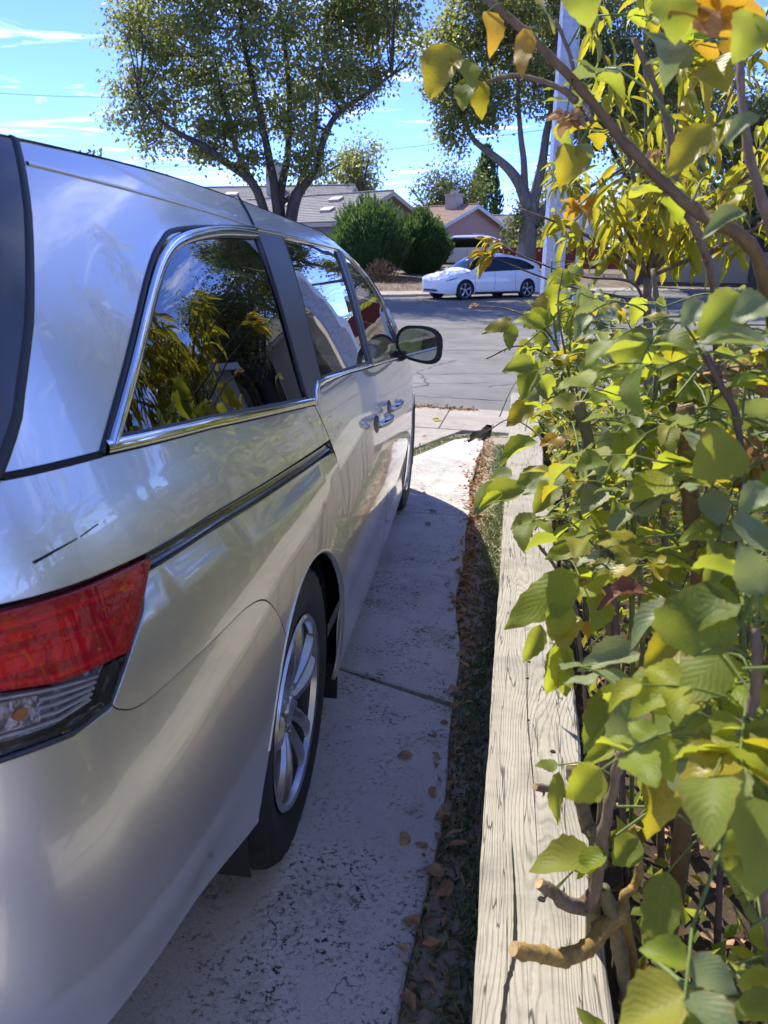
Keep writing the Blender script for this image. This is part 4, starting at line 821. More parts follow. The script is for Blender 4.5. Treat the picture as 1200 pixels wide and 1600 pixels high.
HATCH = dict(hw=.95, wb=2.89, ro=.93, fo=.93, H=1.62, ar=.385, wr=.345, zl=.22,
    ins=[(.14, .09), (.24, .03), (.40, .0), (.62, 0), (.80, .012), (.92, .045), (.98, .075), (1.2, .165), (1.4, .255), (1.54, .35), (1.62, .42)],
    zt=[(-1.9, 1.08), (-.95, 1.13), (-.7, 1.20), (-.35, 1.32), (.2, 1.455), (.8, 1.535), (1.3, 1.54), (1.75, 1.44), (2.2, 1.22), (2.62, 1.01), (2.9, .93), (3.3, .86), (3.7, .76), (4.4, .66)],
    rise=[(-1.9, .05), (-.6, .09), (.8, .07), (1.4, .08), (2.2, .14), (2.7, .10), (3.3, .08), (4.4, .05)],
    belt=[(-2, .98), (-.5, 1.03), (.2, 1.0), (1.5, .965), (2.5, .935), (2.75, .92), (5, .9)], cab=(-.95, 2.75),
    glass=[(2.45, .955), (2.14, 1.18), (1.72, 1.395), (1.30, 1.485), (.80, 1.480), (.25, 1.40), (-.12, 1.29), (-.42, 1.13), (-.30, 1.05), (.2, 1.025), (1.5, .985)],
    cuts=[(.62, .97), (1.58, .96), (2.48, .92)], handles=(.72, 1.68), hz=.85,
    head=[(3.15, .80), (3.5, .735), (3.72, .66), (3.55, .67), (3.3, .74)], headmat=head_dark, tail=[(-.95, .98), (-.6, 1.0), (-.75, .93), (-1.1, .88)],
    my=2.28, mz=1.0, tops=[(None, -.72, 'trunk_lid', None), (-.72, .15, 'rear_glass', blkg), (.15, 1.28, 'glass_roof', blkg), (1.28, 2.62, 'windshield', 'W'), (2.62, None, 'hood', None)],
    grille=[(4.0, .30), (4.75, .30), (4.75, .39), (4.05, .37)], sy=1.45, sz=.42)
HATCH['tops'] = [(a, b, n_, gl_clear if m_ == 'W' else m_) for a, b, n_, m_ in HATCH['tops']]
SUV = dict(hw=.98, wb=2.85, ro=.98, fo=.90, H=1.85, ar=.42, wr=.385, zl=.32,
    ins=[(.2, .09), (.32, .03), (.5, .0), (.8, 0), (1.0, .012), (1.10, .035), (1.16, .06), (1.45, .12), (1.65, .18), (1.78, .27), (1.86, .36)],
    zt=[(-2.2, 1.60), (-1.0, 1.68), (-.6, 1.72), (.5, 1.76), (1.4, 1.74), (1.75, 1.62), (2.1, 1.38), (2.45, 1.17), (2.7, 1.12), (3.3, 1.08), (3.7, 1.0), (4.5, .92)],
    rise=[(-2.2, .05), (-.6, .08), (1.4, .08), (2.1, .12), (2.6, .08), (3.3, .06), (4.5, .05)],
    belt=[(-2.2, 1.15), (0, 1.15), (2.4, 1.11), (2.6, 1.10), (5, 1.05)], cab=(-2.0, 2.5),
    glass=[(2.22, 1.14), (2.0, 1.36), (1.66, 1.60), (1.3, 1.67), (-.5, 1.66), (-.70, 1.60), (-.62, 1.19), (.5, 1.18)],
    cuts=[(.55, 1.12), (1.5, 1.12), (2.45, 1.09)], handles=(.66, 1.62), hz=1.02,
    head=[(3.25, 1.02), (3.6, .98), (3.75, .84), (3.45, .88)], headmat=head_pale, tail=[(-1.15, 1.3), (-.93, 1.25), (-.95, .9), (-1.2, .85)],
    my=2.2, mz=1.2, tops=[(None, -1.0, 'roof_spoiler', None), (-1.0, 1.45, 'roof', None), (1.45, 2.45, 'windshield', gl_clear), (2.45, None, 'hood', None)],
    grille=[(4.0, .6), (4.7, .6), (4.7, .85), (4.05, .85)], sy=1.4, sz=.6)
t0 = Vector((-1.53, 27.07, 0)); t1 = Vector((.765, 29.05, 0)); hd = (t0 - t1).normalized(); nrm = Vector((-hd.y, hd.x, 0)); nrm = nrm if nrm.y > 0 else -nrm
base = t1 + nrm * .88
car1 = parked_car('parked_hatchback', 'white five door electric hatchback with black window band standing at the far kerb', 'car', (base.x, base.y, -.085), math.atan2(-hd.x, hd.y), paint_white, HATCH)
car1.scale = (1, 1, 1)
paint_pearl = simple('pearl_paint', (.66, .64, .60), rough=.4, coat=1.0)
parked_car('parked_suv', 'cream white sport utility car standing in a driveway behind the green hedge shrubs', 'car', (-1.75, 44.2, .72), math.atan2(1, .12), paint_pearl, SUV)
parked_car('parked_suv', 'dark suv parked along the street far to the right behind the bushes', 'car', (13.5, 33.0, roadz(33) + .0), -math.pi / 2 + .1, paint_dark, SUV)
parked_car('parked_hatchback', 'dark red hatchback parked along the street behind the rose bushes', 'car', (21.5, 10.2, roadz(10)), -math.pi / 2, paint_red, HATCH)

# ------------------------------------------------------------------ houses
stucco_g = simple('stucco_grey', (.26, .24, .22), rough=.95, var=.08, bump=.2, bscale=40); stucco_p = simple('stucco_pink', (.46, .30, .25), rough=.95, var=.08, bump=.2, bscale=40); stucco_c = simple('stucco_cream', (.50, .46, .38), rough=.95, var=.06, bump=.2, bscale=40)
sh_grey = simple('shingle_grey', (.235, .225, .22), rough=.9, var=.22, vscale=5); sh_brown = simple('shingle_brown', (.30, .205, .155), rough=.9, var=.22, vscale=5); sh_red = simple('roof_red_tile', (.34, .12, .08), rough=.9, var=.25, vscale=5)
trim_c = simple('trim_paint', (.48, .43, .37), rough=.7); trim_w = simple('trim_white', (.66, .65, .61), rough=.7); win_d = simple('far_window', (.02, .025, .03), rough=.08, coat=1); brick_m = simple('chimney_stucco', (.44, .40, .34), rough=.95, var=.15)
def house(name, label, loc, rz_, L_, Wd, hw_, pitch, wall, roofm, trim, windows=(), over=.45, chim=None, vents=(), course=.28):
    """ridge along local x; gable ends at x = 0 and x = L_; local z = 0 is the ground"""
    h = empty(name, loc, rz_, label, 'house'); hr = math.tan(pitch) * Wd / 2
    mb = MB(); V = [(0, -Wd / 2, -.6), (L_, -Wd / 2, -.6), (L_, Wd / 2, -.6), (0, Wd / 2, -.6), (0, -Wd / 2, hw_), (L_, -Wd / 2, hw_), (L_, Wd / 2, hw_), (0, Wd / 2, hw_), (0, 0, hw_ + hr), (L_, 0, hw_ + hr)]
    mb.add(V, [(0, 1, 5, 4), (1, 2, 6, 9, 5), (2, 3, 7, 6), (3, 0, 4, 8, 7)]); mb.build('wall', wall, h)
    sl = (Wd / 2 + over) / math.cos(pitch); n = int(sl / course)
    for s_ in (-1, 1):
        rf = MB()
        for i in range(n):
            a0, a1 = i * course, (i + 1) * course + .04
            y0, y1 = s_ * a0 * math.cos(pitch), s_ * a1 * math.cos(pitch); z0, z1 = hw_ + hr - a0 * math.sin(pitch) + .06, hw_ + hr - a1 * math.sin(pitch) + .06 + .035
            P = []; segs = max(2, int((L_ + 2 * over) / .6))
            for k in range(segs + 1): x = -over + (L_ + 2 * over) * k / segs; P.append(x)
            V = []
            for k, x in enumerate(P): jt = rnd(-.015, .015); V += [(x, y0, z0), (x, y1 + s_ * jt, z1), (x, y1 + s_ * jt, z1 - .05)]
            F = [(3 * k + j, 3 * k + 3 + j, 3 * k + 4 + j, 3 * k + 1 + j) for k in range(segs) for j in range(2)]; rf.add(V, F)
        rf.build('roof', roofm, h)
        mb = MB(); e = Wd / 2 + over; mb.box((L_ / 2, s_ * (e - .02), hw_ - over * math.tan(pitch) - .06), (L_ + 2 * over, .05, .22)); mb.build('fascia', trim, h)
        mb = MB(); mb.add([(-over, s_ * .0, hw_ + hr), (-over, s_ * e, hw_ - over * math.tan(pitch)), (L_ + over, s_ * e, hw_ - over * math.tan(pitch)), (L_ + over, 0, hw_ + hr)], [(0, 1, 2, 3)]); mb.build('soffit', trim, h)
        for xx in (-over - .03, L_ + over + .03):
            mb = MB(); d = Vector((0, s_ * e, -e * math.tan(pitch))); c = Vector((xx, 0, hw_ + hr + .07)); dn = Vector((0, 0, -.26))
            mb.add([c, c + d, c + d + dn, c + dn, c + Vector((.05, 0, 0)), c + d + Vector((.05, 0, 0)), c + d + dn + Vector((.05, 0, 0)), c + dn + Vector((.05, 0, 0))], [(0, 1, 2, 3), (4, 5, 6, 7), (0, 1, 5, 4), (3, 2, 6, 7), (1, 2, 6, 5)]); mb.build('barge_board', trim, h)
    mb = MB(); mb.tube([(-over, 0, hw_ + hr + .08), (L_ + over, 0, hw_ + hr + .08)], .09, 6); mb.build('ridge_cap', roofm, h)
    for (face, p_, z_, ww, wh) in windows:
        wd = empty('window'); wd.parent = h
        if face == 'g0': c = (-.02, p_, z_); d = (.1, ww, wh); ax = 0
        elif face == 'g1': c = (L_ + .02, p_, z_); d = (.1, ww, wh); ax = 0
        elif face == 'f': c = (p_, Wd / 2 + .02, z_); d = (ww, .1, wh); ax = 1
        else: c = (p_, -Wd / 2 - .02, z_); d = (ww, .1, wh); ax = 1
        fr = MB()
        for sg in (-1, 1):
            if ax == 0: fr.box((c[0], c[1] + sg * ww / 2, c[2]), (.12, .09, wh + .1)); fr.box((c[0], c[1], c[2] + sg * wh / 2), (.12, ww, .09))
            else: fr.box((c[0] + sg * ww / 2, c[1], c[2]), (.09, .12, wh + .1)); fr.box((c[0], c[1], c[2] + sg * wh / 2), (ww, .12, .09))
        fr.box(c, (.11, .05, wh) if ax == 0 else (.05, .11, wh)); fr.build('window_frame', trim_w, wd)
        mb = MB(); mb.box(c, (.05, ww, wh) if ax == 0 else (ww, .05, wh)); mb.build('pane', win_d, wd)
    if chim:
        cx, cy_, cz, a, b = chim; mb = MB(); mb.box((cx, cy_, cz), (a, a * .8, b)); mb.box((cx, cy_, cz + b / 2 + .05), (a + .12, a * .8 + .12, .12)); mb.box((cx, cy_, cz + b / 2 + .2), (a * .4, a * .4, .25)); mb.build('chimney', brick_m, h)
    for (vx, vy) in vents:
        mb = MB(); mb.box((vx, vy, hw_ + hr - vy * math.tan(pitch) + .14), (.85, .5, .16), rx=-pitch); mb.build('roof_vent', trim_c, h)
    return h
def dirang(dx, dy): return math.atan2(dy, dx)
# ridge directions measured from the photograph: away to the left
house('house', 'grey shingle gabled house behind the big round hedge shrubs with a tan gable end', (-7.4, 46.5, .75), dirang(-.86, .51), 15, 7.6, 2.6, R(23), stucco_g, sh_grey, trim_c, windows=[('g0', 1.2, 1.6, 1.6, 1.1)], vents=[(3.2, 1.0), (2.4, 2.6), (6.6, 1.4)])
house('house', 'long grey roofed house further left with a pale square chimney behind the big tree', (-11.5, 55, 1.0), dirang(-1, .05), 17, 9, 3.2, R(22), stucco_c, sh_grey, trim_c, windows=[('f', 4, 1.6, 1.6, 1.1)], chim=(4.9, 1.2, 5.3, 1.1, 2.1), vents=[(8, 1.6), (11, 1.8)])
house('house', 'pink stucco house with a brown shingle roof and white gable beyond the parked cars', (-3.0, 57.5, 1.1), dirang(-.80, .60), 12, 7, 2.35, R(22), stucco_p, sh_brown, trim_w, windows=[('g0', -.6, 1.35, 1.3, 1.0), ('f', 3, 1.3, 1.5, 1.0)], chim=(1.6, .3, 4.0, 1.0, 1.0))
house('house', 'cream house with a low grey roof right of the pink house', (5.5, 63.5, 1.2), dirang(-.97, .25), 12, 8, 2.0, R(18), stucco_c, sh_grey, trim_c, windows=[('f', 4, 1.2, 1.5, .9)])
house('house', 'low cream grey roofed house at the far right end behind the bush', (21, 43, .8), dirang(-1, .08), 15, 8, 2.6, R(20), stucco_c, sh_grey, trim_w, windows=[('f', 4, 1.4, 1.6, 1.1), ('f', 9, 1.4, 2.0, 1.2)])
house('house', 'beige house with a red tiled roof far to the right behind the peach tree', (13.5, 27.5, .3), dirang(.45, .89), 12, 8, 2.8, R(22), stucco_c, sh_red, trim_w, windows=[('f', 3, 1.5, 1.2, 1.1), ('f', 7, 1.5, 1.2, 1.1), ('g0', 0, 1.5, 1.2, 1.1)])
house('house', 'cream garage house at the top of the driveway behind the viewer', (-9, -9.4, .45), 0, 14.5, 8, 2.7, R(20), stucco_c, sh_grey, trim_w, windows=[('f', 3, 1.5, 1.6, 1.1)])
mb = MB(); [mb.box((8.2, 4.03 , .35 + .5 * k), (4.6, .05, .485)) for k in range(4)]; mb.build('garage_door', trim_w, bpy.data.objects[[o.name for o in bpy.data.objects if o.name.startswith('house')][-1]])
# red fence with clipped hedge behind the hatchback
fence_m = simple('red_fence_paint', (.19, .035, .03), rough=.8, var=.25)
fn = empty('board_fence', (-.9, 45.4, .80), dirang(6, -2.2), 'dark red board fence behind the white hatchback', 'fence')
mb = MB(); mb.box((0, 0, .55), (.175, .025, 1.12)); pb = None
for k in range(40):
    if k == 0: o = mb.build('board', fence_m, fn); pb = o.data
    else: o = link('board', pb, fn)
    o.location = (.1 + k * .182, .0 + .006 * (k % 2), 0)
mb = MB(); [mb.box((3.7, .035, z_), (7.3, .04, .09)) for z_ in (.2, .95)]; mb.build('rail', fence_m, fn)
# power lines
for nm, pts, lb in (('power_line', [(-60, 62, 15.5), (-31, 58, 12.6), (-14.5, 56, 13.4), (10, 52, 15.5)], 'thin black power line crossing the blue sky left of the big tree'), ('power_line', [(-60, 64, 9.2), (-30, 60, 8.0), (-13, 57.5, 8.3), (10, 54, 10)], 'lower thin black power line above the minivan roof')):
    mb = MB(); mb.tube([tuple(v) for v in crs(pts, 10)], .014, 5); tag(mb.build(nm, blk), lb, 'power line')

# ------------------------------------------------------------------ leaves and bark materials
def leaf_mat(name, cols, trans, tfac=.40, rough=.42, spec=.5, blotch=None, vein=True, bscale=40.0, und=None):
    """cols: stops of a random colour per leaf; trans: colour of light that comes through"""
    m, t, b = newmat(name); b.inputs['Roughness'].default_value = rough; b.inputs['Specular IOR Level'].default_value = spec
    oi = N(t, 'ShaderNodeObjectInfo'); ge = N(t, 'ShaderNodeNewGeometry'); ad = N(t, 'ShaderNodeMath', operation='ADD'); t.links.new(oi.outputs['Random'], ad.inputs[0]); t.links.new(ge.outputs['Random Per Island'], ad.inputs[1])
    fr = N(t, 'ShaderNodeMath', operation='FRACT'); t.links.new(ad.outputs[0], fr.inputs[0])
    cr_ = N(t, 'ShaderNodeValToRGB'); e = cr_.color_ramp.elements
    while len(e) < len(cols): e.new(.5)
    for q, (p_, c_) in zip(e, cols): q.position = p_; q.color = rgb(c_)
    t.links.new(fr.outputs[0], cr_.inputs[0]); c = cr_.outputs[0]
    tcn = N(t, 'ShaderNodeTexCoord')
    if blotch:
        nz = N(t, 'ShaderNodeTexNoise', i_Scale=bscale, i_Detail=4.0); nz.noise_dimensions = '4D'; t.links.new(tcn.outputs['Object'], nz.inputs['Vector']); t.links.new(fr.outputs[0], nz.inputs['W'])
        mr_ = N(t, 'ShaderNodeMapRange', i_1=.52, i_2=.68); t.links.new(nz.outputs['Fac'], mr_.inputs[0]); mi = N(t, 'ShaderNodeMix', data_type='RGBA'); t.links.new(mr_.outputs[0], mi.inputs[0]); t.links.new(c, mi.inputs[6]); mi.inputs[7].default_value = rgb(blotch); c = mi.outputs[2]
    if vein:
        uv = N(t, 'ShaderNodeUVMap'); sx = N(t, 'ShaderNodeSeparateXYZ'); t.links.new(uv.outputs[0], sx.inputs[0])
        a = N(t, 'ShaderNodeMath', operation='SUBTRACT', i_1=.5); t.links.new(sx.outputs[0], a.inputs[0]); a2 = N(t, 'ShaderNodeMath', operation='ABSOLUTE'); t.links.new(a.outputs[0], a2.inputs[0])
        mid = N(t, 'ShaderNodeMapRange', i_1=.035, i_2=.012); t.links.new(a2.outputs[0], mid.inputs[0])
        sv = N(t, 'ShaderNodeMath', operation='MULTIPLY_ADD', i_1=-.9); t.links.new(a2.outputs[0], sv.inputs[0]); t.links.new(sx.outputs[1], sv.inputs[2]); s2_ = N(t, 'ShaderNodeMath', operation='MULTIPLY', i_1=50.0); t.links.new(sv.outputs[0], s2_.inputs[0]); s3_ = N(t, 'ShaderNodeMath', operation='SINE'); t.links.new(s2_.outputs[0], s3_.inputs[0])
        sm = N(t, 'ShaderNodeMapRange', i_1=.80, i_2=1.0, i_3=0.0, i_4=.22); t.links.new(s3_.outputs[0], sm.inputs[0]); mxx = N(t, 'ShaderNodeMath', operation='MAXIMUM'); t.links.new(mid.outputs[0], mxx.inputs[0]); t.links.new(sm.outputs[0], mxx.inputs[1])
        mi = N(t, 'ShaderNodeMix', data_type='RGBA'); k = N(t, 'ShaderNodeMath', operation='MULTIPLY', i_1=.22); t.links.new(mxx.outputs[0], k.inputs[0]); t.links.new(k.outputs[0], mi.inputs[0]); t.links.new(c, mi.inputs[6]); mi.inputs[7].default_value = (.22, .24, .07, 1); c = mi.outputs[2]
        bp = N(t, 'ShaderNodeBump', i_Strength=.10, i_Distance=.002); t.links.new(s3_.outputs[0], bp.inputs['Height']); t.links.new(bp.outputs[0], b.inputs['Normal'])
    if vein:
        eg = N(t, 'ShaderNodeMapRange', i_1=.30, i_2=.50); t.links.new(a2.outputs[0], eg.inputs[0]); en = N(t, 'ShaderNodeTexNoise', i_Scale=9.0, i_Detail=3.0); en.noise_dimensions = '4D'; t.links.new(tcn.outputs['Object'], en.inputs['Vector']); t.links.new(fr.outputs[0], en.inputs['W']); em = N(t, 'ShaderNodeMapRange', i_1=.50, i_2=.64); t.links.new(en.outputs['Fac'], em.inputs[0]); ex = N(t, 'ShaderNodeMath', operation='MULTIPLY'); t.links.new(eg.outputs[0], ex.inputs[0]); t.links.new(em.outputs[0], ex.inputs[1]); me_ = N(t, 'ShaderNodeMix', data_type='RGBA'); t.links.new(ex.outputs[0], me_.inputs[0]); t.links.new(c, me_.inputs[6]); me_.inputs[7].default_value = (.26, .17, .05, 1); c = me_.outputs[2]
        sk = N(t, 'ShaderNodeTexNoise', i_Scale=75.0, i_Detail=3.0); sk.noise_dimensions = '4D'; t.links.new(tcn.outputs['Object'], sk.inputs['Vector']); t.links.new(fr.outputs[0], sk.inputs['W']); skm = N(t, 'ShaderNodeMapRange', i_1=.66, i_2=.74, i_4=.7); t.links.new(sk.outputs['Fac'], skm.inputs[0]); mk = N(t, 'ShaderNodeMix', data_type='RGBA'); t.links.new(skm.outputs[0], mk.inputs[0]); t.links.new(c, mk.inputs[6]); mk.inputs[7].default_value = (.13, .085, .03, 1); c = mk.outputs[2]
    t.links.new(c, b.inputs['Base Color'])
    tl = N(t, 'ShaderNodeBsdfTranslucent'); mt = N(t, 'ShaderNodeMix', data_type='RGBA', blend_type='MIX'); mt.inputs[0].default_value = .55; t.links.new(c, mt.inputs[6]); mt.inputs[7].default_value = rgb(trans); t.links.new(mt.outputs[2], tl.inputs[0])
    ms = N(t, 'ShaderNodeMixShader'); ms.inputs[0].default_value = tfac; t.links.new(b.outputs[0], ms.inputs[1]); t.links.new(tl.outputs[0], ms.inputs[2]); t.links.new(ms.outputs[0], t.nodes['Material Output'].inputs[0])
    return m
LM = dict(
    green=leaf_mat('rose_leaf_green', [(0, (.095, .15, .032)), (.45, (.14, .20, .042)), (.8, (.20, .25, .05)), (1, (.30, .29, .045))], (.66, .70, .05), .52, rough=.55, spec=.28, blotch=(.22, .22, .05), bscale=26),
    gray=leaf_mat('rose_leaf_waxy', [(0, (.15, .20, .095)), (.5, (.20, .245, .12)), (1, (.26, .29, .14))], (.44, .52, .09), .38, rough=.5, spec=.38, blotch=(.13, .17, .06), bscale=30),
    bright=leaf_mat('rose_leaf_bright', [(0, (.17, .25, .03)), (.6, (.25, .31, .04)), (1, (.36, .36, .04))], (.75, .80, .04), .56, rough=.5, spec=.3, blotch=(.12, .18, .03), bscale=28),
    yellow=leaf_mat('rose_leaf_yellow', [(0, (.28, .26, .025)), (.5, (.38, .30, .025)), (1, (.22, .24, .03))], (.75, .60, .02), .55, blotch=(.10, .13, .02)),
    orange=leaf_mat('rose_leaf_orange', [(0, (.40, .22, .03)), (1, (.45, .28, .03))], (.85, .50, .03), .5, blotch=(.20, .06, .02)),
    dry=leaf_mat('dry_leaf_tan', [(0, (.42, .25, .13)), (.5, (.55, .36, .21)), (1, (.34, .20, .11))], (.45, .22, .08), .25, rough=.7, spec=.2, blotch=(.14, .07, .035)),
    dead=leaf_mat('dead_leaf_black', [(0, (.012, .011, .014)), (1, (.02, .018, .02))], (.03, .02, .02), .08, rough=.8, spec=.1),
    dead2=leaf_mat('dead_leaf_red', [(0, (.15, .05, .035)), (1, (.20, .07, .045))], (.30, .08, .03), .25, rough=.6),
    peach=leaf_mat('peach_leaf', [(0, (.16, .22, .025)), (.4, (.24, .27, .025)), (.8, (.34, .30, .025)), (1, (.42, .26, .03))], (.72, .68, .03), .55, blotch=(.42, .20, .03), bscale=30),
    tree=leaf_mat('tree_leaf', [(0, (.085, .115, .045)), (.5, (.125, .16, .06)), (.85, (.18, .205, .07)), (1, (.30, .23, .06))], (.60, .64, .14), .52, rough=.38, spec=.6, vein=False),
    tree2=leaf_mat('tree_leaf_light', [(0, (.06, .085, .022)), (.6, (.09, .12, .03)), (1, (.17, .16, .04))], (.34, .38, .05), .36, rough=.4, vein=False),
    cyp=leaf_mat('conifer_spray', [(0, (.034, .078, .034)), (.6, (.055, .12, .045)), (1, (.10, .17, .055))], (.22, .36, .07), .34, rough=.6, spec=.2, vein=False),
    grass=leaf_mat('grass_blade', [(0, (.16, .24, .11)), (.6, (.25, .32, .15)), (1, (.46, .41, .27))], (.15, .20, .03), .3, rough=.6, vein=False))
BARK = dict(brown=ramp_mat('cane_brown', [(.3, (.10, .062, .035)), (.55, (.17, .115, .06)), (.75, (.23, .165, .10))], 30, bump=.35, stretch=(1, 1, .3), rough=.6),
    bark=ramp_mat('cane_bark', [(.3, (.12, .085, .062)), (.55, (.22, .165, .125)), (.75, (.36, .29, .23))], 60, bump=.9, stretch=(1, 1, .3), rough=.75),
    greenb=ramp_mat('cane_green_brown', [(.3, (.085, .085, .04)), (.5, (.17, .15, .08)), (.62, (.12, .10, .06)), (.75, (.26, .19, .11))], 40, bump=.7, rough=.7),
    green=ramp_mat('cane_green', [(.3, (.08, .12, .03)), (.6, (.14, .19, .05)), (.8, (.20, .22, .08))], 22, bump=.2, rough=.5),
    purple=ramp_mat('cane_purple', [(.3, (.07, .05, .055)), (.6, (.13, .095, .10)), (.8, (.20, .15, .14))], 30, bump=.25, rough=.5),
    orange=ramp_mat('cane_orange', [(.3, (.20, .13, .035)), (.5, (.34, .22, .07)), (.6, (.22, .15, .06)), (.8, (.30, .24, .09))], 45, bump=.7, rough=.7))
tree_bark = ramp_mat('tree_bark', [(.3, (.10, .082, .066)), (.55, (.19, .165, .14)), (.75, (.29, .26, .225))], 5, bump=.7, stretch=(1, 1, .35)); tree_bark_d = ramp_mat('tree_bark_dark', [(.3, (.04, .033, .027)), (.6, (.09, .075, .062)), (.8, (.15, .13, .11))], 5, bump=.7, stretch=(1, 1, .35))
cutwood = simple('cut_wood', (.45, .31, .17), rough=.8, var=.3, vscale=90)

# canes and leaves measured in world coordinates
CANES=[('cane',[(0.333,-0.371,1.716),(0.423,-0.414,1.64),(0.498,-0.447,1.567),(0.566,-0.484,1.488),(0.608,-0.513,1.445),(0.64,-0.539,1.415),(0.677,-0.561,1.395),(0.709,-0.546,1.359),(0.752,-0.508,1.259),(0.809,-0.46,1.057),(0.85,-0.4,0.737)],0.0042,0.01,'brown'),
('cane',[(0.578,-0.302,1.641),(0.608,-0.316,1.585),(0.627,-0.329,1.538),(0.636,-0.345,1.484),(0.658,-0.359,1.431),(0.684,-0.348,1.388),(0.708,-0.326,1.348),(0.733,-0.295,1.268),(0.762,-0.243,1.089),(0.778,-0.182,0.787)],0.0035,0.008,'bark'),
('cane',[(0.649,-0.505,1.637),(0.662,-0.526,1.568),(0.669,-0.544,1.511),(0.679,-0.558,1.467),(0.697,-0.572,1.416),(0.727,-0.566,1.353),(0.791,-0.535,1.159)],0.0035,0.007,'bark'),
('cane',[(0.396,-0.431,1.571),(0.427,-0.423,1.579),(0.457,-0.431,1.572),(0.488,-0.441,1.558),(0.503,-0.454,1.544)],0.0022,0.004,'bark'),
('cane',[(0.485,0.04,1.752),(0.509,0.029,1.706),(0.531,0.01,1.639),(0.554,-0.026,1.585)],0.003,0.004,'bark'),
('cut_cane',[(0.659,-0.491,1.197),(0.666,-0.497,1.145),(0.678,-0.496,1.078),(0.693,-0.493,1.017),(0.713,-0.471,0.945),(0.745,-0.426,0.807)],0.0105,0.0125,'brown'),
('cut_cane',[(0.548,-0.307,1.165),(0.561,-0.31,1.116),(0.577,-0.317,1.058),(0.593,-0.323,1.0),(0.61,-0.326,0.918),(0.623,-0.331,0.833),(0.639,-0.289,0.695)],0.0085,0.0125,'greenb'),
('cane',[(0.657,-0.574,1.27),(0.678,-0.571,1.236),(0.699,-0.569,1.2),(0.712,-0.575,1.143),(0.72,-0.571,1.088),(0.729,-0.555,1.034),(0.743,-0.519,0.914)],0.0035,0.0055,'purple'),
('cane',[(0.668,-0.248,1.282),(0.677,-0.264,1.227),(0.69,-0.25,1.168),(0.702,-0.224,1.017)],0.006,0.007,'bark'),
('cane',[(0.707,0.155,1.35),(0.724,0.119,1.231),(0.729,0.122,1.08),(0.723,0.103,0.868)],0.005,0.007,'greenb'),
('pruned_stub',[(0.489,-0.71,0.536),(0.515,-0.7,0.519),(0.549,-0.688,0.507),(0.584,-0.662,0.502),(0.612,-0.626,0.501),(0.642,-0.588,0.502)],0.0095,0.0125,'orange'),
('pruned_stub',[(0.518,-0.646,0.582),(0.543,-0.639,0.56),(0.576,-0.623,0.526),(0.597,-0.608,0.531)],0.008,0.011,'bark'),
('cane',[(0.603,-0.637,0.79),(0.602,-0.628,0.722),(0.598,-0.625,0.669),(0.599,-0.616,0.599),(0.597,-0.608,0.531),(0.624,-0.591,0.502)],0.0055,0.012,'bark'),
('cut_cane',[(0.563,-0.503,0.669),(0.575,-0.523,0.636),(0.59,-0.543,0.599),(0.602,-0.559,0.547)],0.01,0.0105,'greenb'),
('pruned_stub',[(0.511,-0.556,0.664),(0.534,-0.536,0.649),(0.557,-0.517,0.629)],0.005,0.006,'bark'),
('cane',[(0.605,-0.609,0.555),(0.622,-0.611,0.51),(0.639,-0.609,0.442),(0.657,-0.611,0.365),(0.677,-0.614,0.248)],0.0085,0.01,'greenb'),
('cane',[(0.652,-0.516,0.585),(0.666,-0.529,0.541),(0.665,-0.534,0.493),(0.651,-0.546,0.466)],0.005,0.008,'orange'),
('cane',[(0.644,-0.901,1.096),(0.648,-0.91,1.068),(0.652,-0.908,1.039),(0.646,-0.911,1.004),(0.643,-0.912,0.971),(0.658,-0.91,0.937),(0.675,-0.911,0.894),(0.696,-0.899,0.824),(0.729,-0.865,0.685)],0.0038,0.006,'bark'),
('cane',[(0.681,-0.726,0.805),(0.704,-0.72,0.747),(0.731,-0.705,0.683),(0.768,-0.689,0.616),(0.817,-0.667,0.53)],0.005,0.006,'green'),
('cane',[(0.646,-0.75,0.59),(0.681,-0.785,0.598),(0.717,-0.79,0.629),(0.765,-0.784,0.622)],0.004,0.005,'green'),
('cane',[(0.529,-0.481,0.974),(0.555,-0.456,0.941),(0.583,-0.42,0.905),(0.623,-0.345,0.856)],0.004,0.006,'purple'),
('cane',[(0.479,-0.038,0.887),(0.513,-0.048,0.84),(0.554,-0.038,0.785),(0.599,-0.031,0.688)],0.0025,0.005,'bark'),
('cane',[(0.647,-0.397,1.007),(0.639,-0.361,1.054),(0.631,-0.315,1.1)],0.005,0.004,'green'),
('cane',[(0.313,0.775,0.847),(0.379,0.746,0.885),(0.451,0.72,0.931),(0.541,0.615,0.893),(0.592,0.487,0.805)],0.0012,0.003,'bark'),
('cane',[(0.314,1.01,1.226),(0.414,0.971,1.222),(0.492,0.921,1.193),(0.571,0.91,1.12),(0.643,0.911,0.929)],0.0018,0.005,'bark'),
('cane',[(0.542,0.988,1.366),(0.547,0.961,1.284),(0.564,0.9,1.159),(0.595,0.857,1.015),(0.647,0.813,0.794)],0.002,0.005,'green'),
('cane',[(0.566,0.77,1.341),(0.558,0.735,1.242),(0.588,0.696,1.109),(0.639,0.687,0.899)],0.002,0.005,'bark'),
('cane',[(0.366,0.864,1.083),(0.458,0.84,1.125),(0.55,0.792,1.096),(0.638,0.86,0.939)],0.002,0.005,'bark')]
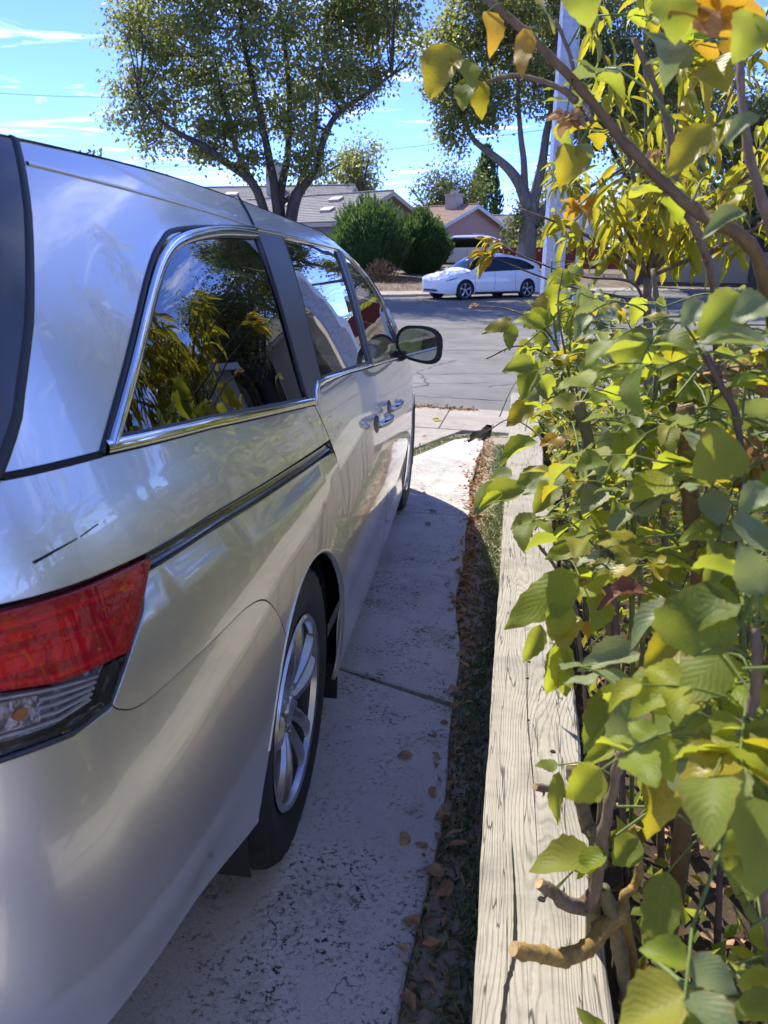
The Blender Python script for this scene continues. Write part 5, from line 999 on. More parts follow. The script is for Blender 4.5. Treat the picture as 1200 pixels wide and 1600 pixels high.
HERO=[((0.351,-0.458,1.607),(0.335,-0.501,1.55),'yellow',0.62),
((0.361,-0.462,1.592),(0.386,-0.489,1.56),'green',0.7),
((0.379,-0.466,1.57),(0.371,-0.489,1.536),'green',0.7),
((0.387,-0.466,1.567),(0.394,-0.478,1.526),'yellow',0.55),
((0.396,-0.462,1.637),(0.406,-0.475,1.592),'orange',0.5),
((0.441,-0.496,1.61),(0.439,-0.513,1.561),'orange',0.6),
((0.45,-0.539,1.637),(0.468,-0.55,1.594),'yellow',0.9),
((0.49,-0.589,1.626),(0.499,-0.6,1.587),'green',0.9),
((0.506,-0.47,1.494),(0.489,-0.487,1.453),'yellow',0.7),
((0.509,-0.469,1.496),(0.525,-0.475,1.471),'gray',0.7),
((0.509,-0.546,1.425),(0.528,-0.549,1.408),'orange',0.8),
((0.507,-0.531,1.409),(0.513,-0.537,1.389),'yellow',0.6),
((0.543,-0.712,1.551),(0.57,-0.749,1.523),'gray',0.8),
((0.549,-0.76,1.565),(0.561,-0.769,1.532),'green',0.9),
((0.576,-0.758,1.556),(0.595,-0.761,1.537),'dry',0.9),
((0.604,-0.814,1.536),(0.593,-0.826,1.506),'green',0.8),
((0.624,-0.611,1.493),(0.585,-0.632,1.451),'yellow',0.55),
((0.642,-0.606,1.499),(0.623,-0.62,1.466),'yellow',0.6),
((0.63,-0.61,1.493),(0.652,-0.601,1.477),'green',0.9),
((0.625,-0.777,1.476),(0.599,-0.785,1.464),'gray',0.6),
((0.648,-0.688,1.41),(0.609,-0.7,1.396),'gray',0.55),
((0.65,-0.661,1.428),(0.627,-0.67,1.411),'yellow',0.6),
((0.609,-0.931,1.343),(0.586,-0.937,1.335),'gray',0.9),
((0.606,-0.877,1.345),(0.576,-0.89,1.323),'green',0.7),
((0.591,-0.829,1.338),(0.573,-0.837,1.324),'gray',0.8),
((0.626,-0.886,1.31),(0.579,-0.88,1.318),'gray',0.55),
((0.58,-0.526,1.29),(0.576,-0.544,1.24),'bright',0.75),
((0.556,-0.439,1.246),(0.536,-0.454,1.21),'green',0.9),
((0.506,0.189,1.231),(0.444,0.19,1.265),'bright',0.55),
((0.436,0.703,1.208),(0.361,0.68,1.175),'yellow',0.6),
((0.437,0.701,1.2),(0.432,0.678,1.133),'green',0.7),
((0.498,0.47,1.119),(0.42,0.455,1.111),'green',0.6),
((0.507,0.467,1.104),(0.463,0.439,1.043),'green',0.7),
((0.505,0.113,1.007),(0.415,0.088,0.975),'bright',0.55),
((0.487,0.176,0.883),(0.367,0.197,0.848),'green',0.5),
((0.444,0.268,0.861),(0.35,0.255,0.805),'gray',0.55),
((0.458,0.229,0.896),(0.399,0.248,0.888),'green',0.8),
((0.438,0.165,0.876),(0.384,0.147,0.849),'bright',0.4),
((0.397,0.753,0.898),(0.331,0.73,0.862),'dead',0.75),
((0.508,-0.199,1.028),(0.461,-0.216,1.003),'green',0.7),
((0.538,-0.294,1.05),(0.476,-0.314,1.021),'gray',0.65),
((0.577,-0.367,0.973),(0.51,-0.386,0.947),'bright',0.55),
((0.574,-0.374,1.112),(0.622,-0.36,1.129),'gray',0.7),
((0.602,-0.463,1.151),(0.552,-0.487,1.103),'gray',0.6),
((0.61,-0.459,1.159),(0.657,-0.48,1.136),'gray',0.85),
((0.656,-0.519,1.117),(0.591,-0.537,1.094),'gray',0.7),
((0.604,-0.542,1.072),(0.562,-0.557,1.049),'gray',0.7),
((0.6,-0.543,1.072),(0.641,-0.529,1.094),'gray',0.9),
((0.683,-0.65,1.189),(0.639,-0.668,1.157),'green',0.9),
((0.656,-0.625,1.117),(0.7,-0.629,1.083),'gray',0.9),
((0.542,-0.578,0.997),(0.459,-0.611,0.94),'bright',0.6),
((0.524,-0.591,0.967),(0.511,-0.626,0.931),'bright',0.7),
((0.498,-0.604,0.94),(0.48,-0.624,0.891),'green',0.45),
((0.543,-0.585,0.974),(0.581,-0.571,0.997),'bright',0.6),
((0.519,-0.609,0.914),(0.535,-0.628,0.85),'green',0.35),
((0.527,-0.606,0.922),(0.511,-0.631,0.854),'bright',0.4),
((0.562,-0.546,0.922),(0.559,-0.555,0.898),'orange',0.6),
((0.615,-0.618,0.999),(0.556,-0.626,1.006),'dead2',0.5),
((0.619,-0.761,1.049),(0.562,-0.778,1.028),'gray',0.55),
((0.635,-0.876,1.112),(0.592,-0.888,1.097),'green',0.9),
((0.615,-0.816,1.045),(0.579,-0.832,1.018),'yellow',0.6),
((0.604,-0.897,1.065),(0.611,-0.875,1.126),'green',1.0),
((0.641,-0.863,1.053),(0.595,-0.883,1.014),'green',0.85),
((0.594,-0.735,0.98),(0.528,-0.748,0.973),'gray',0.55),
((0.589,-0.747,0.948),(0.533,-0.777,0.885),'green',0.35),
((0.572,-0.859,0.94),(0.571,-0.84,0.998),'gray',0.75),
((0.595,-0.891,0.959),(0.643,-0.921,0.975),'gray',0.95),
((0.59,-0.86,0.929),(0.598,-0.897,0.877),'yellow',0.6),
((0.599,-0.884,0.98),(0.636,-0.872,0.996),'gray',0.7),
((0.581,-0.726,0.855),(0.543,-0.737,0.841),'bright',0.55),
((0.533,-0.611,0.744),(0.505,-0.616,0.744),'green',0.9),
((0.536,-0.613,0.736),(0.532,-0.636,0.669),'green',0.3),
((0.589,-0.625,0.611),(0.511,-0.649,0.641),'green',0.7),
((0.603,-0.636,0.634),(0.56,-0.651,0.61),'bright',0.6),
((0.643,-0.623,0.653),(0.608,-0.639,0.622),'green',0.7),
((0.647,-0.758,0.727),(0.624,-0.809,0.651),'green',0.4),
((0.653,-0.834,0.973),(0.689,-0.86,0.942),'gray',0.9),
((0.686,-0.819,0.845),(0.687,-0.848,0.787),'green',0.4),
((0.699,-0.858,0.88),(0.708,-0.877,0.819),'green',0.5),
((0.667,-0.806,0.573),(0.708,-0.808,0.612),'green',1.0),
((0.608,-0.79,0.49),(0.568,-0.783,0.533),'green',0.5),
((0.632,-0.814,0.566),(0.663,-0.808,0.602),'green',0.9),
((0.607,-0.804,0.927),(0.633,-0.795,0.974),'green',0.9),
((0.648,-0.893,1.12),(0.631,-0.883,1.158),'gray',0.8),
((0.665,-0.814,1.187),(0.64,-0.823,1.171),'gray',0.8),
((0.621,1.154,1.072),(0.715,1.182,1.027),'green',0.7680696241045336),
((0.515,0.507,1.086),(0.551,0.518,1.031),'bright',0.7087521718471861),
((0.48,0.661,1.145),(0.469,0.648,1.06),'bright',0.7523850855188772),
((0.587,0.938,1.336),(0.653,0.894,1.266),'bright',0.7920254200435),
((0.533,0.805,1.3),(0.566,0.791,1.218),'bright',0.7881952002175998),
((0.671,1.233,1.03),(0.65,1.183,0.956),'bright',0.6527623877899941),
((0.625,1.026,1.22),(0.555,0.969,1.168),'gray',0.7637036149294142),
((0.53,0.901,1.162),(0.519,0.91,1.102),'green',0.7898440953341053),
((0.574,0.983,1.21),(0.515,0.98,1.167),'bright',0.6093454237397883),
((0.613,0.717,1.297),(0.622,0.718,1.212),'gray',0.7024992024224895),
((0.529,0.827,0.989),(0.458,0.79,0.94),'gray',0.6073263159885655),
((0.502,0.717,0.984),(0.437,0.676,0.926),'yellow',0.6184146692044293),
((0.543,1.134,1.042),(0.481,1.089,0.973),'bright',0.6323058928849232),
((0.635,1.025,1.345),(0.584,1.008,1.302),'gray',0.691133020298133),
((0.492,1.265,1.159),(0.579,1.292,1.129),'bright',0.7962600972230203),
((0.51,1.229,1.091),(0.454,1.197,1.048),'green',0.7689467794010726),
((0.598,1.374,1.217),(0.671,1.352,1.126),'bright',0.7377678092263714),
((0.554,0.919,1.231),(0.605,0.934,1.19),'yellow',0.7919631766965929),
((0.558,0.768,1.113),(0.614,0.781,1.072),'yellow',0.6722652466045451),
((0.626,1.048,1.007),(0.582,1.005,0.928),'gray',0.7670464969958145),
((0.651,1.15,1.244),(0.721,1.131,1.216),'green',0.6948607691332562),
((0.533,0.691,1.061),(0.52,0.676,0.991),'gray',0.66957690160554),
((0.623,1.179,1.059),(0.569,1.164,0.972),'bright',0.7952244376603882),
((0.578,0.88,0.953),(0.63,0.888,0.868),'bright',0.6565716396144413),
((0.592,0.914,1.333),(0.527,0.882,1.269),'bright',0.6605332190152066),
((0.61,0.73,1.149),(0.668,0.742,1.137),'yellow',0.7300234126757723),
((0.608,1.078,1.268),(0.683,1.063,1.24),'green',0.7783619718753202),
((0.631,0.972,1.319),(0.564,0.941,1.29),'yellow',0.6143953972908324),
((0.598,0.861,1.282),(0.549,0.85,1.206),'green',0.7377710697522313),
((0.644,0.967,1.128),(0.626,0.943,1.061),'yellow',0.6586383640144773),
((0.537,0.86,1.22),(0.47,0.835,1.184),'bright',0.7191875284653103),
((0.671,1.315,1.085),(0.613,1.31,1.026),'green',0.6763707639394974),
((0.634,0.989,1.225),(0.596,0.959,1.141),'bright',0.6863367586980469),
((0.573,1.358,1.252),(0.497,1.345,1.171),'yellow',0.7187900994119416)]
WITH=[((0.493, -0.474, 1.522), 0.03, 'dry', 'tan withered rose on a bare twig in front of the steel pole'), ((0.512, -0.524, 1.425), 0.026, 'orange', 'orange yellow withered bud beside the steel pole'), ((0.319, 0.99, 1.227), 0.022, 'dry', 'pinkish dried rose head at the left tip of a twig over the road'), ((0.588, -0.758, 1.55), 0.04, 'orange', 'orange brown withered flower at the top right corner'), ((0.767, -0.257, 1.205), 0.07, 'dry', 'tan dried rose in the upper middle of the bush'), ((0.737, -0.553, 1.134), 0.06, 'dry', 'brown dried rose at the right edge of the picture'), ((0.604, -0.401, 1.492), 0.016, 'dry', 'small grey brown dried bud on a bare cane'), ((0.506, -0.365, 1.49), 0.02, 'dry', 'small dry bud near the pole')]
FALL=[(0.22, 0.397, 0.055, 0, 'brown fallen leaf lying alone on the shaded concrete'), (0.248, 0.069, 0.045, 4, 'dark round fallen leaf near the bottom of the driveway'), (0.349, -0.066, 0.06, 1, 'large pale brown leaf at the driveway edge near the bottom'), (-0.356, 6.411, 0.12, 'y', 'bright yellow leaf lying on the sunlit pavement slab'), (0.306, 0.031, 0.04, 5, 'orange brown leaf next to the dark round leaf'), (-0.007, 2.965, 0.05, 3, 'small tan leaf on the shaded joint by the front tyre'), (0.023, 2.689, 0.06, 2, 'tan leaf on the shaded slab beside the front tyre'), (0.315, -0.214, 0.05, 3, 'curled brown leaf beside the grass at the bottom edge')]
# ------------------------------------------------------------------ trees
def scatter(name, C_, D_, S_, mat, parent=None, wr=.5, kind=None, fold=.25):
    """many small folded leaves: C_ base points, D_ long axes, S_ lengths (numpy arrays); one joined mesh"""
    n = len(C_); D_ = D_ / np.maximum(np.linalg.norm(D_, axis=1, keepdims=True), 1e-9); Q = np.random.normal(size=(n, 3)); Sd = np.cross(D_, Q); Sd /= np.maximum(np.linalg.norm(Sd, axis=1, keepdims=True), 1e-9); Nn = np.cross(Sd, D_)
    L_ = S_[:, None]; V = np.empty((n, 4, 3)); V[:, 0] = C_; V[:, 1] = C_ + D_ * L_ * .45 + Sd * L_ * wr / 2 + Nn * L_ * fold * .3; V[:, 2] = C_ + D_ * L_ - Nn * L_ * .1; V[:, 3] = C_ + D_ * L_ * .45 - Sd * L_ * wr / 2 + Nn * L_ * fold * .3
    me = bpy.data.meshes.new(name); me.vertices.add(4 * n); me.vertices.foreach_set('co', V.astype(np.float32).ravel())
    idx = np.arange(n)[:, None] * 4 + np.array([0, 1, 2, 0, 2, 3]); me.loops.add(6 * n); me.loops.foreach_set('vertex_index', idx.astype(np.int32).ravel())
    me.polygons.add(2 * n); me.polygons.foreach_set('loop_start', np.arange(0, 6 * n, 3, dtype=np.int32)); me.update(calc_edges=True); me.validate(); me.materials.append(mat)
    o = link(name, me, parent); return tag(o, kind=kind)
def unit(n): v = np.random.normal(size=(n, 3)); return v / np.linalg.norm(v, axis=1, keepdims=True)
def tree(name, label, loc, rz_, stems, blobs, nleaf, lsize, bark, leafm, group=None, sub=24, droop=.5, sig=.26, cat='tree'):
    """stems: (points, r0, r1) in local coordinates; blobs: (x, y, z, r); foliage gathers in clumps inside the blobs, twigs run to the clumps"""
    t = empty(name, loc, rz_, label, cat, group)
    tr = MB(); nodes = []
    for k_, (pts, r0, r1) in enumerate(stems):
        q = crs(pts, 6); q = [p + Vector((noise.noise((p.x, p.z, 1)), noise.noise((p.y, p.z, 5)), 0)) * r1 * 1.0 for p in q]; tr.tube(q, [r0 + (r1 - r0) * (i / (len(q) - 1)) ** .8 for i in range(len(q))], 9); nodes += q[len(q) // 3:]
    tr.build('trunk', bark, t, smooth=True)
    C_, D_, S_ = [], [], []; tot = sum(b[3] ** 1.65 for b in blobs); NV = np.array([tuple(p) for p in nodes]); br = MB()
    for (x, y, z, r) in blobs:
        nl = int(nleaf * r ** 1.65 / tot); ns = max(4, int(sub * r * r)); u = unit(ns); rad = r * (np.random.rand(ns, 1) ** .45); cc = np.array([x, y, z]) + u * rad * np.array([1, 1, .85])
        for c in cc[:max(2, ns // 8)]:
            j = np.argmin(((NV - c) ** 2).sum(1) + .15 * np.maximum(NV[:, 2] - c[2] + .3, 0) ** 2); a = Vector(NV[j]); b = Vector(c); m_ = a.lerp(b, .5) + Vector((rnd(-.2, .2), rnd(-.2, .2), -.12 * (b - a).length * rnd(0, 1)))
            br.tube(crs([a, m_, b], 3), [.05 * min(1, r), .04 * min(1, r), .035 * min(1, r), .028, .022, .016, .010], 5, cap=False)
        k = np.random.randint(0, ns, nl); p = cc[k] + np.random.normal(size=(nl, 3)) * sig * np.array([1, 1, .7]); d = unit(nl) + np.array([0, 0, -droop]) + (p - np.array([x, y, z])) / max(r, .1) * .5
        C_.append(p); D_.append(d); S_.append(lsize * (.6 + .8 * np.random.rand(nl)))
    tag(br.build('branch', bark, t, smooth=True), kind='stuff')
    cr_ = scatter('crown', np.concatenate(C_), np.concatenate(D_), np.concatenate(S_), leafm, t, wr=.62, kind=None)
    return t
def to_local(px, py, s, ref, H): return ((px - ref) * s, 0, H - py * s)
# big multi-stem tree left of centre, behind the minivan
s = .0250; ref = 435; H = 3.17 + 330 * s - .30
def L3(px, py, y=0): return ((px - ref) * s, y, H - py * s)
bl = [(235, 95, 55), (285, 60, 75), (275, 140, 55), (345, 70, 85), (330, 150, 65), (222, 200, 34), (240, 232, 32), (265, 185, 34), (205, 150, 30), (330, 235, 34), (360, 215, 50), (425, 80, 95), (415, 170, 70), (470, 215, 55), (505, 90, 90), (520, 165, 60), (590, 85, 70), (610, 45, 60), (565, 150, 40), (380, 265, 32), (305, 235, 30), (480, 270, 35), (400, -60, 120), (520, -70, 110), (300, -50, 95), (620, -30, 55), (560, 40, 70)]
blobs = [(*L3(px, py, (-1) ** i * r * s * .55 * (.4 + (i * 37 % 10) / 10)), r * s) for i, (px, py, r) in enumerate(bl)]
st = [([L3(432, 470), L3(428, 400), L3(430, 320), L3(418, 240), L3(400, 150), L3(385, 50)], .30, .07), ([L3(432, 400, .1), L3(436, 310, .2), L3(450, 250, .3), L3(453, 150, .4), L3(445, 40, .5)], .24, .06),
      ([L3(440, 420, -.1), L3(462, 320, -.3), L3(490, 280, -.5), L3(520, 212, -.8), L3(570, 175, -.9), L3(612, 150, -1)], .24, .05), ([L3(438, 420), L3(452, 325, .2), L3(468, 290, .4), L3(488, 230, .6), L3(500, 140, .9), L3(520, 60, 1)], .20, .05),
      ([L3(428, 420, -.1), L3(402, 305, -.2), L3(352, 262, -.4), L3(320, 240, -.6), L3(290, 226, -.8), L3(262, 205, -.9), L3(240, 178, -1)], .22, .04), ([L3(402, 305), L3(372, 250, .4), L3(352, 180, .6), L3(340, 110, .7)], .15, .04), ([L3(430, 330), L3(470, 295, .6), L3(530, 262, .8)], .12, .03)]
zb = .30
tree('shade_tree', 'big multi stemmed leafy tree with dark spreading limbs rising behind the minivan roof', (*(lambda p: (p[0], p[1]))((-8.97, 29.85)), zb - .0), R(9.46), st, blobs, 66000, .15, tree_bark_d, LM['tree'], group='tall street trees')
# tree behind the white hatchback
s = .0258; ref = 826; H = 1.55 + 395 * s - .3
bl = [(690, 130, 45), (680, 195, 32), (700, 85, 45), (745, 70, 65), (725, 150, 50), (755, 185, 45), (790, 130, 60), (800, 55, 70), (850, 60, 75), (845, 150, 60), (900, 110, 75), (905, 200, 55), (960, 80, 80), (965, 180, 75), (1010, 230, 45), (1030, 130, 75), (1080, 90, 70), (805, -50, 110), (930, -60, 110), (1040, -30, 80), (715, 20, 50), (700, 225, 20), (880, 265, 30)]
blobs = [(*L3(px, py, (-1) ** i * r * s * .55 * (.4 + (i * 37 % 10) / 10)), r * s) for i, (px, py, r) in enumerate(bl)]
st = [([L3(826, 425), L3(824, 380), L3(826, 330), L3(815, 300), L3(796, 272), L3(768, 248), L3(735, 225), L3(712, 190)], .46, .06), ([L3(828, 400), L3(830, 330), L3(838, 290), L3(846, 230), L3(852, 150), L3(850, 60)], .36, .07), ([L3(826, 350), L3(818, 305), L3(812, 250), L3(800, 180), L3(795, 90)], .24, .05), ([L3(832, 350), L3(850, 322), L3(880, 270), L3(920, 215), L3(965, 160)], .22, .05), ([L3(852, 315), L3(900, 300), L3(960, 270), L3(1010, 230)], .13, .04)]
rt = tree('shade_tree', 'thick trunked leafy tree with a forked pale trunk behind the white hatchback', (.72, 33.0, .2), R(9.46), st, blobs, 76000, .15, tree_bark, LM['tree'], group='tall street trees')
ivy_c = np.array([L3(806, 345), L3(800, 360), L3(812, 330), L3(845, 345)])[np.random.randint(0, 4, 700)] + np.random.normal(size=(700, 3)) * np.array([.22, .25, .35]); scatter('ivy', ivy_c, unit(700) + np.array([0, 0, -.6]), .1 + .1 * np.random.rand(700), LM['tree2'], rt, wr=.7, kind='stuff')
# smaller trees round about
def simple_tree(label, x, y, h, r, n, ls, lm, bark=None, seed=0, trunk=.4, name='leafy_tree', group=None):
    random.seed(seed); z = gz(x, y); sx = [(0, 0, -.3), (.1, 0, h * .3), (-.1, .1, h * .55), (.05, 0, h * .8)]
    st = [(sx, r * .09, r * .02)] + [([(0, 0, h * .25 + .1 * k), (math.cos(k * 2.2) * r * .4, math.sin(k * 2.2) * r * .4, h * (.45 + .03 * k)), (math.cos(k * 2.2) * r * .75, math.sin(k * 2.2) * r * .75, h * (.6 + .05 * k))], r * .045, r * .012) for k in range(5)]
    bl_ = [(math.cos(k * 2.4) * r * .55 * (k % 3) / 2, math.sin(k * 2.4) * r * .55 * (k % 3) / 2, h * (trunk + (1 - trunk) * (.12 + .76 * ((k * 5) % 9) / 9)), r * rnd(.32, .5)) for k in range(11)]
    return tree(name, label, (x, y, z), rnd(0, 6), st, bl_, n, ls, bark or tree_bark_d, lm, sub=26 / max(1, r * .5), sig=.12 * r, group=group)
simple_tree('small dark round tree behind the grey shingle roof right of the big tree', -11.7, 57.8, 8.6, 3.3, 6000, .22, LM['tree'], seed=3)
simple_tree('pale yellow green tree behind the brown roofed pink house', -6.6, 74, 7.6, 4.3, 7000, .26, LM['tree2'], seed=5)
simple_tree('far tree whose loose tip shows just above the minivan roof', -27.5, 50, 7.6, 2.0, 900, .30, LM['tree2'], seed=6)
simple_tree('leafy tree at the right edge of the street behind the peach tree', 9.5, 31.5, 8.2, 3.6, 11000, .18, LM['tree'], seed=8)
simple_tree('bushy tree beyond the cream house with the low grey roof', 3.5, 76, 8, 4, 5000, .26, LM['tree'], seed=9)
simple_tree('leafy tree in front of the low cream house at the far right', 12.5, 38.5, 9.0, 4.2, 12000, .18, LM['tree'], seed=21)
simple_tree('dark leafy tree overhanging the far side of the street on the right', 6.2, 37.5, 10.5, 4.6, 12000, .19, LM['tree'], seed=17)
simple_tree('rounded tree beside the house with the red tiled roof', 11.0, 23.5, 5.6, 2.3, 7000, .17, LM['tree'], seed=18)
simple_tree('tall leafy tree across the street far to the right', 17, 22, 11, 5, 9000, .2, LM['tree'], seed=11)
simple_tree('round tree far to the right of the planter', 24, 5, 6.5, 3.0, 6000, .18, LM['tree'], seed=12)
simple_tree('loose light green tree far behind the viewer on the right', 21, -8, 7, 3.2, 5000, .2, LM['tree2'], seed=14)
def cypress(label, x, y, z0, h, r, n, ls, lm, seed=0, name='cypress_tree'):
    np.random.seed(seed); t = empty(name, (x, y, z0), 0, label, 'tree'); mb = MB(); mb.tube([(0, 0, -.3), (0, 0, h * .9)], [r * .16, .03], 7); mb.build('trunk', tree_bark_d, t)
    f = np.random.rand(n); a = np.random.rand(n) * 2 * np.pi; rr = r * np.sin(np.pi * np.clip(f * .93 + .07, 0, 1)) ** .7 * (1 - .45 * f) * (.55 + .45 * np.random.rand(n) ** .5) * (1 + .18 * np.sin(a * 5 + f * 17))
    P_ = np.stack([rr * np.cos(a), rr * np.sin(a), f * h + .1], 1); D_ = np.stack([np.cos(a) * .4, np.sin(a) * .4, np.ones(n)], 1) + .3 * unit(n); scatter('crown', P_, D_, ls * (.6 + .8 * np.random.rand(n)), lm, t, wr=.4); return t
cypress('tall dark columnar cypress behind the brown roof left of the forked tree', -3.2, 80, 1.6, 9.6, 1.9, 3500, .5, LM['cyp'], 3)
cypress('narrow cypress standing to the right behind the rose bed', 8.2, 8.5, -.3, 6.5, .7, 2500, .28, LM['cyp'], 4)
def hedge_shrub(label, x, y, z0, rx_, ry_, h, n, seed):
    np.random.seed(seed); t = empty('round_hedge_shrub', (x, y, z0), 0, label, 'shrub', 'round clipped conifer shrubs')
    mb = MB(); [mb.tube([(0, 0, -.2), (.3 * math.cos(k * 2.1), .3 * math.sin(k * 2.1), h * .4)], [.09, .03], 6) for k in range(3)]; mb.build('trunk', tree_bark_d, t)
    bm = bmesh.new(); bmesh.ops.create_icosphere(bm, subdivisions=4, radius=1)
    for v in bm.verts:
        c = v.co.copy(); k = 1 + .10 * noise.noise(c * 2.2 + Vector((seed, 0, 0))) + .06 * noise.noise(c * 5); f = (c.z + 1) / 2; wv = (1 - max(0, f - .45) ** 2 * 1.1); v.co = Vector((c.x * rx_ * .84 * k * wv, c.y * ry_ * .84 * k * wv, max(.08, f * h * .93 * k)))
    me = bpy.data.meshes.new('inner_foliage'); bm.to_mesh(me); bm.free(); me.materials.append(LM['cyp']); me.polygons.foreach_set('use_smooth', [True] * len(me.polygons)); link('inner_foliage', me, t)
    u = unit(n); u[:, 2] = np.abs(u[:, 2]) * 2 - 1 if False else u[:, 2]; f = (u[:, 2] + 1) / 2
    k = np.array([1 + .16 * noise.noise(Vector(q) * 2.2 + Vector((seed, 0, 0))) + .13 * noise.noise(Vector(q) * 7) for q in u]) * (.86 + .14 * np.random.rand(n)); wv = 1 - np.maximum(0, f - .45) ** 2 * 1.1
    P_ = np.stack([u[:, 0] * rx_ * k * wv, u[:, 1] * ry_ * k * wv, np.maximum(f * h * k, .05)], 1); D_ = u * np.array([.7, .7, .2]) + np.array([0, 0, 1.0]) + .25 * unit(n)
    scatter('foliage', P_, D_, .13 + .14 * np.random.rand(n), LM['cyp'], t, wr=.34)
hedge_shrub('large round bright green conifer shrub nearer the minivan, in front of the grey house', -6.75, 37.0, .30, 1.95, 1.9, 3.55, 9000, 2)
hedge_shrub('darker round conifer shrub just right of the larger one, beside the white suv', -4.65, 40.2, .40, 1.5, 1.5, 3.1, 8000, 5)
np.random.seed(3)
db = empty('dry_bush', (-5.75, 34.7, .30), 0, 'small brown dry bush on the bare yard in front of the round shrubs', 'bush')
n = 900; u = unit(n); u[:, 2] = np.abs(u[:, 2]); scatter('foliage', u * np.random.rand(n, 1) ** .4 * np.array([.8, .8, .95]), u + .4 * unit(n), .1 + .12 * np.random.rand(n), LM['dry'], db, wr=.25)
hg = empty('clipped_hedge', (.2, 46.2, .8), dirang(6, -2.2), 'clipped yellow green hedge along the top of the red fence', 'hedge')
n = 5000; q = np.random.rand(n, 3) * np.array([11, 1.0, .9]) + np.array([-.5, 0, .55]); scatter('foliage', q, unit(n) + np.array([0, 0, .6]), .1 + .1 * np.random.rand(n), LM['bright'], hg, wr=.5)
# bare yard tufts
n = 4000; xx = -14 + 17 * np.random.rand(n); dd = 2.0 + 7 * np.random.rand(n) ** 1.4; yy = np.array([CURB(x) for x in xx]) + dd; P_ = np.stack([xx, yy, np.array([YARD(d) for d in dd])], 1); o = scatter('yard_weeds', P_, unit(n) * .6 + np.array([0, 0, 1]), .04 + .10 * np.random.rand(n) ** 2, LM['dry'], None, wr=.3, kind='stuff')

# ------------------------------------------------------------------ leaf shapes for the near plants
def leaf_mesh(name, mat, W=.75, curl=.25, fold=.3, cup=.15, serr=.04, tip=.9, wave=.03, seed=0, nl=9, shape='rose'):
    """unit-length leaf along +y, face +z"""
    rg = random.Random(seed); V = []; U = []; ph = rg.random() * 6; nx_ = 4
    for i in range(nl + 1):
        t = i / nl
        if shape == 'rose': wd = W / 2 * (math.sin(math.pi * min(1, t ** .72)) ** .75) * (1 - .25 * t) * 1.12
        else: wd = W / 2 * math.sin(math.pi * t ** .8) ** .8
        if i in (0, nl): wd = .004
        wd *= 1 + (serr if i % 2 else -serr)
        for j in range(-nx_ // 2, nx_ // 2 + 1):
            k = j / (nx_ / 2); x = wd * k; z = abs(k) * wd * fold + cup * (k * k) * wd + wave * math.sin(ph + t * 9) * abs(k) - curl * t * t * (1 if shape == 'rose' else 1.0)
            y = t - (curl * .35 * t ** 3) + (.012 if i % 2 and abs(k) == 1 else 0); V.append((x + .03 * math.sin(ph + t * 3), y, z)); U.append((.5 + k / 2, t))
    m_ = nx_ + 1; F = [(i * m_ + j, i * m_ + j + 1, (i + 1) * m_ + j + 1, (i + 1) * m_ + j) for i in range(nl) for j in range(nx_)]
    me = mesh(name, V, F, mat, True); uv = me.uv_layers.new(name='UVMap'); lv = np.empty(len(me.loops), np.int32); me.loops.foreach_get('vertex_index', lv); uv.data.foreach_set('uv', np.array(U)[lv].astype(np.float32).ravel()); return me
LEAF = {}
def leafs(kind):
    if kind not in LEAF:
        LEAF[kind] = []
        for v in range(5):
            if kind == 'peach': me = leaf_mesh('peach_leaf', LM['peach'], .23, [.35, .55, .75, .25, .6][v], .55, .1, .05, seed=v, nl=13, wave=.012, shape='peach')
            else: me = leaf_mesh('rose_leaf', LM[kind], [.74, .66, .80, .70, .6][v], [.10, .28, .18, .42, -.05][v] + (.3 if kind in ('dry', 'dead2') else 0), [.12, .3, .5, .2, .05][v], [.1, .3, .0, .2, -.1][v], .055, seed=v + 9, nl=11, wave=.045 if kind not in ('dry', 'dead', 'dead2') else .09)
            LEAF[kind].append(me)
    return LEAF[kind]
def frame_from(b, t, up, roll=0):
    y = (t - b).normalized(); z = up - y * up.dot(y); z = z.normalized() if z.length > 1e-4 else y.orthogonal().normalized(); x = y.cross(z)
    m = Matrix((x, y, z)).transposed(); return m @ Matrix.Rotation(roll, 3, 'Y')
